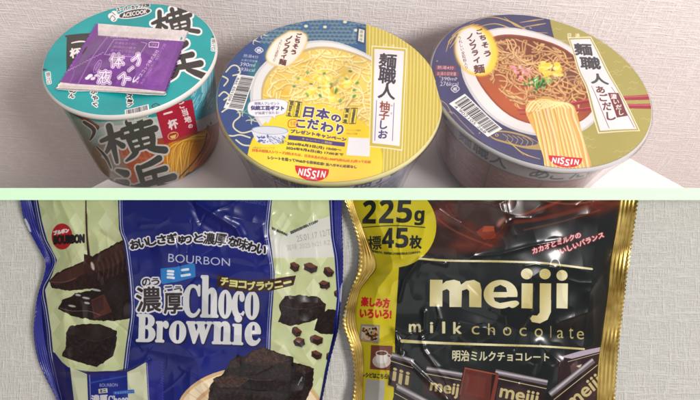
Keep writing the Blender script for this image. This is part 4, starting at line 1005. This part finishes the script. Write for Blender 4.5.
# sloping wallpapered panel that carries the two bags
pan_m = wallpaper('panel_wallpaper', (170, 169, 163), (0, 1), 1.45, .00016)  # same wallpaper in a darker base colour, holding the dimmer light down here
def panel_obj(name, X0, X1, Y0, Y1, back, front, mat, kind=None):
    c = on_panel(350, 300, 0)
    P = [on_panel(np.array(x), np.array(y), 0)+D*d for d in (back, front) for x, y in ((X0, Y0), (X1, Y0), (X1, Y1), (X0, Y1))]
    M = np.stack([R_, U_, -D]).T                          # local axes of the panel
    V = [(M.T@(p-c)) for p in P]
    F = [(0, 1, 2, 3), (7, 6, 5, 4), (0, 4, 5, 1), (1, 5, 6, 2), (2, 6, 7, 3), (3, 7, 4, 0)]
    me = bpy.data.meshes.new(name); me.from_pydata([tuple(v) for v in V], [], F); me.materials.append(mat); me.update()
    o = bpy.data.objects.new(name, me)
    from mathutils import Matrix
    mw = Matrix.Identity(4)
    for i in range(3):
        for j in range(3): mw[i][j] = M[i, j]
        mw[i][3] = c[i]
    o.matrix_world = mw
    return link(o)
pn = panel_obj('backing_panel', -90, 790, 193, 480, .0032, 0.0, pan_m)
struct(pn); pn.name = 'panel_wall'
mint = plain('mint_band_green', (192, 229, 192), .7, noise=.004, nscale=20)
# collage border band built as a board seen on its edge: slopes so that only its front edge shows from the front
def board(name, mat):
    c = on_panel(350, 194, 0)
    dF = BD-.023; dB = BD-.0006
    f = lambda x, y, d: C0+ray(np.array(x), np.array(y))*d
    V = [f(-90, 188, dF), f(790, 188, dF), f(790, 200, dF), f(-90, 200, dF), f(-90, 188.4, dB), f(790, 188.4, dB), f(790, 195, dB), f(-90, 195, dB)]
    F = [(3, 2, 1, 0), (4, 5, 6, 7), (0, 1, 5, 4), (1, 2, 6, 5), (2, 3, 7, 6), (3, 0, 4, 7)]
    return mesh(name, V, F, mat, None, smooth=False, loc=c)
o = board('collage_band', mint); o['label'] = 'pale mint green collage border band, built as a board edge, running between the noodle cups and the snack bags'; o['category'] = 'board'

# =====================================================================
#  TALL NOODLE CUP + SOUP SACHET
# =====================================================================
paper_edge = plain('cup_rim_paper', (206, 200, 196), .4, noise=.03)
C1 = (-.1375, .2552); Z1 = .084
t1 = thing('noodle_cup', 'tall tapered cup with a teal lid and a bowl of noodles printed on its side', 'noodle cup', (C1[0], C1[1], 0), 'instant noodle cups standing on the white stand')
cb = art_cup_body(); cb.tone(.96)
cbm = print_mat('cup_side_print', cb, .38, .35, .0006, 30)
revolve('cup_body', [(.0395, .0003), (.0425, .0008), (.0442, .004), (.0455, .02), (.0470, .045), (.0488, .070), (.0496, .0805)], C1, cbm, t1, A=cb, cap=True)
tl = art_lid_teal(); tlm = print_mat('teal_lid_print', tl, .36, .4, .0005, 45)
disc('lid', C1, .0516, Z1+.0003, tlm, t1, tl, .0014, seed=4)
rim_teal = plain('rim_teal', (60, 164, 164), .3, noise=.03)
revolve('rim', [(.0494, .0800), (.0510, .0798), (.0522, .0806), (.0526, .0820), (.0524, .0835), (.0515, .0844)], C1, paper_edge, t1)

# clear shrink film over the side, slightly hazy
def film_mat(name, a=.12):
    m, nt, b = new_mat(name); N = nt.nodes; L = nt.links
    tr = N.new('ShaderNodeBsdfTransparent'); gl = N.new('ShaderNodeBsdfGlossy'); gl.inputs['Roughness'].default_value = .16
    mx = N.new('ShaderNodeMixShader'); fr = N.new('ShaderNodeLayerWeight'); fr.inputs[0].default_value = .28; pw = N.new('ShaderNodeMath'); pw.operation = 'POWER'; pw.inputs[1].default_value = 2.6; L.new(fr.outputs['Facing'], pw.inputs[0])
    ad = N.new('ShaderNodeMath'); ad.operation = 'ADD'; ad.inputs[1].default_value = a; L.new(pw.outputs[0], ad.inputs[0]); L.new(ad.outputs[0], mx.inputs[0])
    co = N.new('ShaderNodeTexCoord'); n = N.new('ShaderNodeTexNoise'); n.inputs['Scale'].default_value = 60; n.inputs['Detail'].default_value = 4
    mp = N.new('ShaderNodeMapping'); mp.inputs['Scale'].default_value = (1, 1, .35); L.new(co.outputs['Object'], mp.inputs[0]); L.new(mp.outputs[0], n.inputs[0])
    bp = N.new('ShaderNodeBump'); bp.inputs['Distance'].default_value = .0005; L.new(n.outputs[0], bp.inputs['Height']); L.new(bp.outputs[0], gl.inputs['Normal'])
    L.new(tr.outputs[0], mx.inputs[1]); L.new(gl.outputs[0], mx.inputs[2]); L.new(mx.outputs[0], N['Material Output'].inputs['Surface'])
    return m
film = film_mat('clear_shrink_film', .04)

# sachet
pk = art_packet(); pkm = print_mat('sachet_print', pk, .3, .5, .0005, 45)
Q = np.array([(97.5, 23.5), (188, 31), (164, 94), (57, 88.5)], float)
nu, nv = 90, 60; V = []; UV = []; fq = quadmap(Q)
g = np.random.default_rng(3); wn = vnoise(nv, nu, 16, 8, 2)
zig = lambda t: (abs((t*17) % 1-.5)*2)
for j in range(nv):
    v = j/(nv-1)
    for i in range(nu):
        u = i/(nu-1); uu = u
        if i == 0: uu = -.016*zig(v)
        if i == nu-1: uu = 1+.016*zig(v+.02)
        p = fq(np.array([uu, v])); bulge = (max(0, math.sin(math.pi*np.clip((u-.05)/.9, 0, 1)))**.6)*(max(0, math.sin(math.pi*np.clip((v-.1)/.8, 0, 1)))**.6)
        z = Z1+.0016+.0052*bulge+.0032*(1-abs(2*wn[j, i]-1)*1.5-.4)*(.2+bulge)+.0012*max(0, v-.9)*10*(.4+.3*math.sin(u*9))
        P = at_z(p[0], p[1], z); V.append(P); UV.append(art_uv_px(pk, p[0], p[1]))
V = np.array(V); UV = np.array(UV); nb = len(V)
Vb = V.copy(); Vb[:, 2] = np.minimum(V[:, 2]-.0004, Z1+.0012)
F = grid_faces(nv, nu); Fb = [(a+nb, d+nb, c+nb, b+nb) for a, b, c, d in F]
ed = [j*nu for j in range(nv)]; 
per = list(range(nu))+[j*nu+nu-1 for j in range(1, nv)]+[(nv-1)*nu+i for i in range(nu-2, -1, -1)]+[j*nu for j in range(nv-2, 0, -1)]
Fs = [(per[k], per[(k+1) % len(per)], per[(k+1) % len(per)]+nb, per[k]+nb) for k in range(len(per))]
cs = V.mean(0); cs[2] = Z1+.001
so = mesh('soup_sachet', np.concatenate([V, Vb]), F+Fb+Fs, pkm, None, np.concatenate([UV, UV]), loc=cs)
so['label'] = 'purple liquid soup sachet with white seal strips lying on the teal cup lid'; so['category'] = 'sachet'

# =====================================================================
#  TWO WIDE NOODLE BOWLS
# =====================================================================
def bowl(label, C, lid_art, body_art, nm, rim_col, zl=.075):
    t = thing('noodle_bowl', label, 'noodle bowl', (C[0], C[1], 0), 'instant noodle cups standing on the white stand')
    bmt = print_mat(nm+'_side_print', body_art, .4, .3, .0006, 30)
    revolve('bowl_body', BOWL, C, bmt, t, A=body_art, cap=True)
    lid_art.tone(.93); lm = print_mat(nm+'_lid_print', lid_art, .33, .35, .0005, 35)
    disc('lid', C, .0693, zl+.0002, lm, t, lid_art, .0016, n=200, rings=60, seed=len(nm))
    revolve('rim', [(.0650, .0698), (.0680, .0696), (.0697, .0706), (.0702, .0722), (.0700, .0738), (.0692, .0748)], C, plain(nm+'_rim', rim_col, .3, noise=.03), t, n=160)
    # shrink film: tight over the flange, tucking in under it
    revolve('shrink_film', [(.0560, .004), (.0600, .030), (.0660, .056), (.0700, .0690), (.0710, .0718), (.0706, .0744), (.0690, .0764)], C, film, t, n=160)
    return t
C2 = (-.0115, .2433); C3 = (.1224, .2618)
bowl('wide bowl with yellow striped lid showing pale broth noodles and a round campaign sticker', C2, art_lid_yuzu(), art_body_yuzu(), 'yuzu', (216, 206, 150))
b3 = bowl('wide bowl with navy and gold lid showing brown broth noodles lifted by red chopsticks', C3, art_lid_ago(), art_body_ago(), 'ago', (206, 202, 206))

# =====================================================================
#  BAGS
# =====================================================================
def edge_fn(E, smooth=True):
    E = np.array(E, float); E = spline(E, False, 10); y = E[:, 1]; o = np.argsort(y)
    return lambda yy: np.interp(yy, y[o], E[o, 0])

def sstep(t): t = np.clip(t, 0, 1); return t*t*(3-2*t)

def seg_dist(X, Y, pts):
    d = np.full(X.shape, 1e9)
    for (x0, y0), (x1, y1) in zip(pts[:-1], pts[1:]):
        L = (x1-x0)**2+(y1-y0)**2; t = np.clip(((X-x0)*(x1-x0)+(Y-y0)*(y1-y0))/L, 0, 1)
        d = np.minimum(d, np.hypot(X-x0-t*(x1-x0), Y-y0-t*(y1-y0)))
    return d

def film_sheet(name, Lf, Rf, y0, y1, ny, nx, hfun, mat, parent, A, zigL=None, zigR=None):
    Y = np.repeat(np.linspace(y0, y1, ny)[:, None], nx, 1); S = np.repeat(np.linspace(0, 1, nx)[None], ny, 0)
    XL = Lf(Y[:, 0]).copy(); XR = Rf(Y[:, 0]).copy()
    if zigL: XL = XL-zigL*np.abs(((Y[:, 0]/4.2) % 1)-.5)*2
    if zigR: XR = XR+zigR*np.abs(((Y[:, 0]/4.2) % 1)-.5)*2
    X = Lf(Y[:, 0])[:, None]*(1-S)+Rf(Y[:, 0])[:, None]*S
    X = X+(XL-Lf(Y[:, 0]))[:, None]*(1-S)**9+(XR-Rf(Y[:, 0]))[:, None]*S**9
    H = hfun(X, Y, S)
    V = on_panel(X, Y, H).reshape(-1, 3); UV = art_uv_px(A, X, Y).reshape(-1, 2)
    return mesh(name, V, grid_faces(ny, nx), mat, parent, UV)

def bag(name, label, outL, inL, inR, outR, A, mats, creases, Hm, seed, sealnames, top=.85, zig=1.2, back=None):
    c = on_panel(np.array((outL(300)+outR(300))/2), np.array(300.), 0)
    t = thing(name, label, 'snack bag', c)
    n1 = vnoise(700, 800, 130, seed, 2, 1.3, .35); n2 = vnoise(700, 800, 44, seed+1, 1, .7); n3 = vnoise(700, 800, 60, seed+2, 2, 2.2)
    def samp(n, X, Y): return n[np.clip(((Y-180)*2).astype(int), 0, 699), np.clip(((X-outL(300)+40)*2).astype(int), 0, 799)]
    def bil(n, X, Y):
        x = np.clip((X-outL(300)+40)*2, 0, 798); y = np.clip((Y-180)*2, 0, 698); ix = x.astype(int); iy = y.astype(int); fx = x-ix; fy = y-iy
        return n[iy, ix]*(1-fx)*(1-fy)+n[iy, ix+1]*fx*(1-fy)+n[iy+1, ix]*(1-fx)*fy+n[iy+1, ix+1]*fx*fy
    g = np.random.default_rng(seed+9); fine = []
    for i in range(26):                                  # small sharp creases in the film
        x = g.uniform(outL(300)+10, outR(300)-10); y = g.uniform(200, 400); a = g.uniform(0, 6.28); P = [(x, y)]
        for k in range(3): a += g.normal(0, .5); L = g.uniform(6, 17); x += L*math.cos(a); y += L*math.sin(a); P.append((x, y))
        fine.append((P, g.uniform(1.1, 2.2), g.choice([-1, 1])*g.uniform(.00018, .0005)))
    def h_body(X, Y, S):
        e = np.sin(np.pi*np.clip(S, 0, 1))**.55
        v = top+(1-top)*sstep((Y-196)/90); v = v*(1-.8*sstep((Y-400)/45))
        H = .0016+Hm*e*v
        r1 = 1-np.abs(2*bil(n1, X, Y)-1)*1.6; r2 = 1-np.abs(2*bil(n2, X, Y)-1)*1.6
        w = .45+.55*e; edge = 1-e
        H = H+.0024*(r1-.5)*w+(.0003+.0009*edge)*(r2-.5)*np.clip(S*12, 0, 1)*np.clip((1-S)*12, 0, 1)
        for pts, wd, am in creases+fine:
            d = seg_dist(X, Y, pts); H = H+am*np.exp(-(d/wd)**1.3)*np.clip(S*10, 0, 1)*np.clip((1-S)*10, 0, 1)
        H = H*np.clip(S*14, .0, 1)**.5*np.clip((1-S)*14, 0, 1)**.5+.0014
        return np.maximum(H, .0012)+.0034
    film_sheet('front_film', inL, inR, 198, 455, 380, 440, h_body, mats[0], t, A)
    def h_fin(k):
        def f(X, Y, S): 
            s_ = S if k > 0 else 1-S
            return .0048+.0012*np.sin(Y*.09+seed)*s_+.00012*np.sin(S*(8+1.6*bil(n1, X, Y))*np.pi)*(.5+bil(n3, X, Y))+.0022*(bil(n2, X, Y)-.5)*s_+.0012*(bil(n3, X, Y)-.5)+.0011*s_
        return f
    film_sheet('side_seal', outL, inL, 198, 455, 560, 28, h_fin(-1), mats[1], t, A, zigL=zig)
    film_sheet('side_seal', inR, outR, 198, 455, 560, 28, h_fin(1), mats[2], t, A, zigR=zig)
    film_sheet('back_film', outL, outR, 198, 455, 60, 40, lambda X, Y, S: .0004+.0042*np.abs(2*S-1)**5, mats[3], t, A)
    film_sheet('bottom_seal', lambda y: outL(y)+2, lambda y: outR(y)-2, 454, 466, 14, 200, lambda X, Y, S: .0046+.0002*np.sin(Y*2), mats[1], t, A)
    return t

ch = art_choco_bag()
ch.tone(.80)  # whole print darkened: dimmer light on the bag put into its colour
chm = print_mat('choco_bag_film', ch, .33, .14, .0001, 38, spec=.22)
blue_fin = plain('blue_seal_film', (18, 22, 104), .3, noise=.1, nscale=50, bump=.0004)
silver = plain('foil_inside', (170, 170, 176), .35, .7)
oL = edge_fn([(20, 185), (20.5, 200), (25, 222), (36, 243), (45.5, 262), (44, 276), (38, 295), (35, 315), (34, 335), (38, 358), (45, 376), (56, 398), (66, 425), (80, 470)])
iL = edge_fn([(30, 185), (31, 200), (36, 222), (42, 240), (51, 262), (47.5, 276), (41.5, 292), (42, 312), (44, 335), (48, 358), (54, 380), (60, 400), (71, 425), (86, 470)])
iR = edge_fn([(333, 185), (334, 200), (335, 236), (338, 257), (339, 280), (339.6, 297), (337.6, 318), (335, 335), (327.6, 362), (320, 398), (312, 430), (304, 470)])
oR = edge_fn([(341, 185), (341.5, 200), (342, 223), (343, 262), (342, 290), (339.4, 318), (336.8, 335), (329.6, 362), (322.4, 398), (315, 430), (307, 470)])
cr = [([(196, 203), (212, 213), (236, 228), (240, 236)], 5, .0026), ([(193, 205), (200, 222), (240, 246)], 4, -.0012), ([(118, 205), (124, 240), (131, 300)], 5, .0009), ([(100, 232), (118, 244), (150, 250)], 5, -.0012),
      ([(45, 262), (70, 268), (100, 262)], 6, -.0012), ([(40, 290), (60, 300), (80, 330)], 5, -.001), ([(50, 372), (90, 371), (128, 370), (148, 360)], 4, .0014), ([(57, 378), (100, 378), (140, 372)], 4, -.0012),
      ([(272, 215), (276, 262), (272, 330)], 5, .0011), ([(300, 226), (330, 218)], 4, .001), ([(262, 345), (300, 330), (334, 336)], 8, -.0004), ([(150, 350), (200, 358), (220, 352)], 6, .0009), ([(60, 200), (75, 232)], 5, .001), ([(225, 215), (262, 225), (268, 262)], 5, .0012), ([(228, 262), (255, 268), (272, 262)], 4, -.0009)]
bag('brownie_bag', 'blue and cream bag of mini chocolate brownies leaning on the wallpapered panel', oL, iL, iR, oR, ch, [chm, blue_fin, blue_fin, silver], cr, .0125, 41, None, zig=.5)

mj = art_meiji_bag()
mj.tone(.82)  # print toned down too, weaker light of the lower half in the colour
mjm = print_mat('milk_chocolate_bag_film', mj, .3, .2, .0001, 34, spec=.25)
def gold_fin(name):
    m, nt, b = new_mat(name); N = nt.nodes; L = nt.links
    b.inputs['Metallic'].default_value = .75; b.inputs['Roughness'].default_value = .34
    co = N.new('ShaderNodeTexCoord'); n = N.new('ShaderNodeTexNoise'); n.inputs['Scale'].default_value = 90; L.new(co.outputs['Object'], n.inputs[0])
    cr_ = N.new('ShaderNodeValToRGB'); cr_.color_ramp.elements[0].color = lin((128, 102, 42)); cr_.color_ramp.elements[1].color = lin((190, 164, 92)); cr_.color_ramp.elements[0].position = .35; cr_.color_ramp.elements[1].position = .65
    L.new(n.outputs[0], cr_.inputs[0]); L.new(cr_.outputs[0], b.inputs['Base Color'])
    return m
gf = gold_fin('gold_seal_foil')
oL = edge_fn([(342, 185), (346, 200), (353, 220), (360, 246), (360, 262), (358, 274), (350, 296), (344.5, 316), (345, 328), (350, 342), (354.6, 362), (355.6, 380), (354, 400), (352, 430), (352, 470)])
iL = edge_fn([(352, 185), (354, 204), (360, 222), (369, 244), (376, 266), (369, 278), (360, 290), (356, 308), (355.6, 324), (360, 340), (363, 352), (363, 375), (361.6, 400), (359, 430), (358, 470)])
iR = edge_fn([(622, 185), (620, 200.5), (616, 231), (610.5, 264), (608.4, 290), (603, 331), (598.6, 361), (597, 400), (595, 430), (592, 470)])
oR = edge_fn([(638.5, 185), (637, 200.5), (631.5, 240), (626, 276), (623.6, 297), (618, 345), (615.6, 372), (613.6, 400), (610, 430), (607, 470)])
cr = [([(376, 268), (366, 250), (360, 225)], 4, -.0014), ([(378, 270), (392, 262), (418, 252)], 4, .0010), ([(399, 300), (404, 280), (420, 258), (444, 264)], 2.6, .0013), ([(393, 330), (412, 334), (424, 330), (424, 312)], 2.6, .0012), ([(395, 330), (402, 356), (432, 384), (450, 402)], 2.6, .0015), ([(420, 330), (424, 350), (446, 380), (452, 402)], 3, .0012),
      ([(474, 256), (500, 254), (530, 246), (560, 241)], 2.2, .0008), ([(590, 292), (604, 272), (612, 262)], 4, .0014), ([(560, 322), (590, 312), (605, 300)], 4, .0010), ([(540, 345), (560, 362), (556, 395)], 5, .0012), ([(440, 300), (520, 330), (600, 340)], 12, -.0012), ([(500, 205), (506, 225), (470, 258)], 4, .001), ([(360, 330), (372, 342), (396, 330)], 4, -.0009)]
bag('chocolate_bag', 'black and gold bag of milk chocolate with a yellow side strip and zigzag gold edges', oL, iL, iR, oR, mj, [mjm, gf, gf, silver], cr, .0125, 77, None, zig=1.9)

# =====================================================================
#  CAMERA, LIGHT
# =====================================================================
cam = bpy.data.cameras.new('camera'); co = bpy.data.objects.new('camera', cam); link(co); SC.camera = co
from mathutils import Matrix
M = Matrix.Identity(4)
for i in range(3):
    M[i][0] = R_[i]; M[i][1] = U_[i]; M[i][2] = -D[i]; M[i][3] = C0[i]
co.matrix_world = M
cam.sensor_width = 36; cam.lens = 36*FPX/700; cam.shift_y = -(200-PY)/700; cam.clip_start = .01; cam.clip_end = 20

w = bpy.data.worlds.new('World'); SC.world = w; w.use_nodes = True
bg = w.node_tree.nodes['Background']; bg.inputs[0].default_value = (.96, .92, .93, 1); bg.inputs[1].default_value = 1
_n, _l = w.node_tree.nodes, w.node_tree.links          # room light: pale ceiling above, dimmer room behind the camera
_t = _n.new('ShaderNodeTexCoord'); _x = _n.new('ShaderNodeSeparateXYZ'); _m = _n.new('ShaderNodeMapRange'); _l.new(_t.outputs['Generated'], _x.inputs[0]); _l.new(_x.outputs['Z'], _m.inputs[0])
_m.inputs[1].default_value = -.1; _m.inputs[2].default_value = 1; _m.inputs[3].default_value = .17; _m.inputs[4].default_value = .56; _l.new(_m.outputs[0], bg.inputs[1])
def area(name, loc, tgt, size, power, col=(1, 1, 1)):
    l = bpy.data.lights.new(name, 'AREA'); l.shape = 'SQUARE'; l.size = size; l.energy = power; l.color = col
    o = bpy.data.objects.new(name, l); o.location = loc; o.rotation_euler = (Vector(tgt)-Vector(loc)).to_track_quat('-Z', 'Y').to_euler(); link(o)
area('front_fill', (-.30, -1.8, .22), (0, .25, .05), 1.6, 9, (1, .985, .97))  # broad fill lamp added behind the camera to brighten wall and cup sides
area('ceiling_lamp', (1.30, -.78, 1.52), (0.02, .2, .03), .5, 55, (1, .965, .94))
vs_ = SC.view_settings; vs_.view_transform = 'Standard'; vs_.look = 'None'; vs_.exposure = 0; vs_.gamma = 1
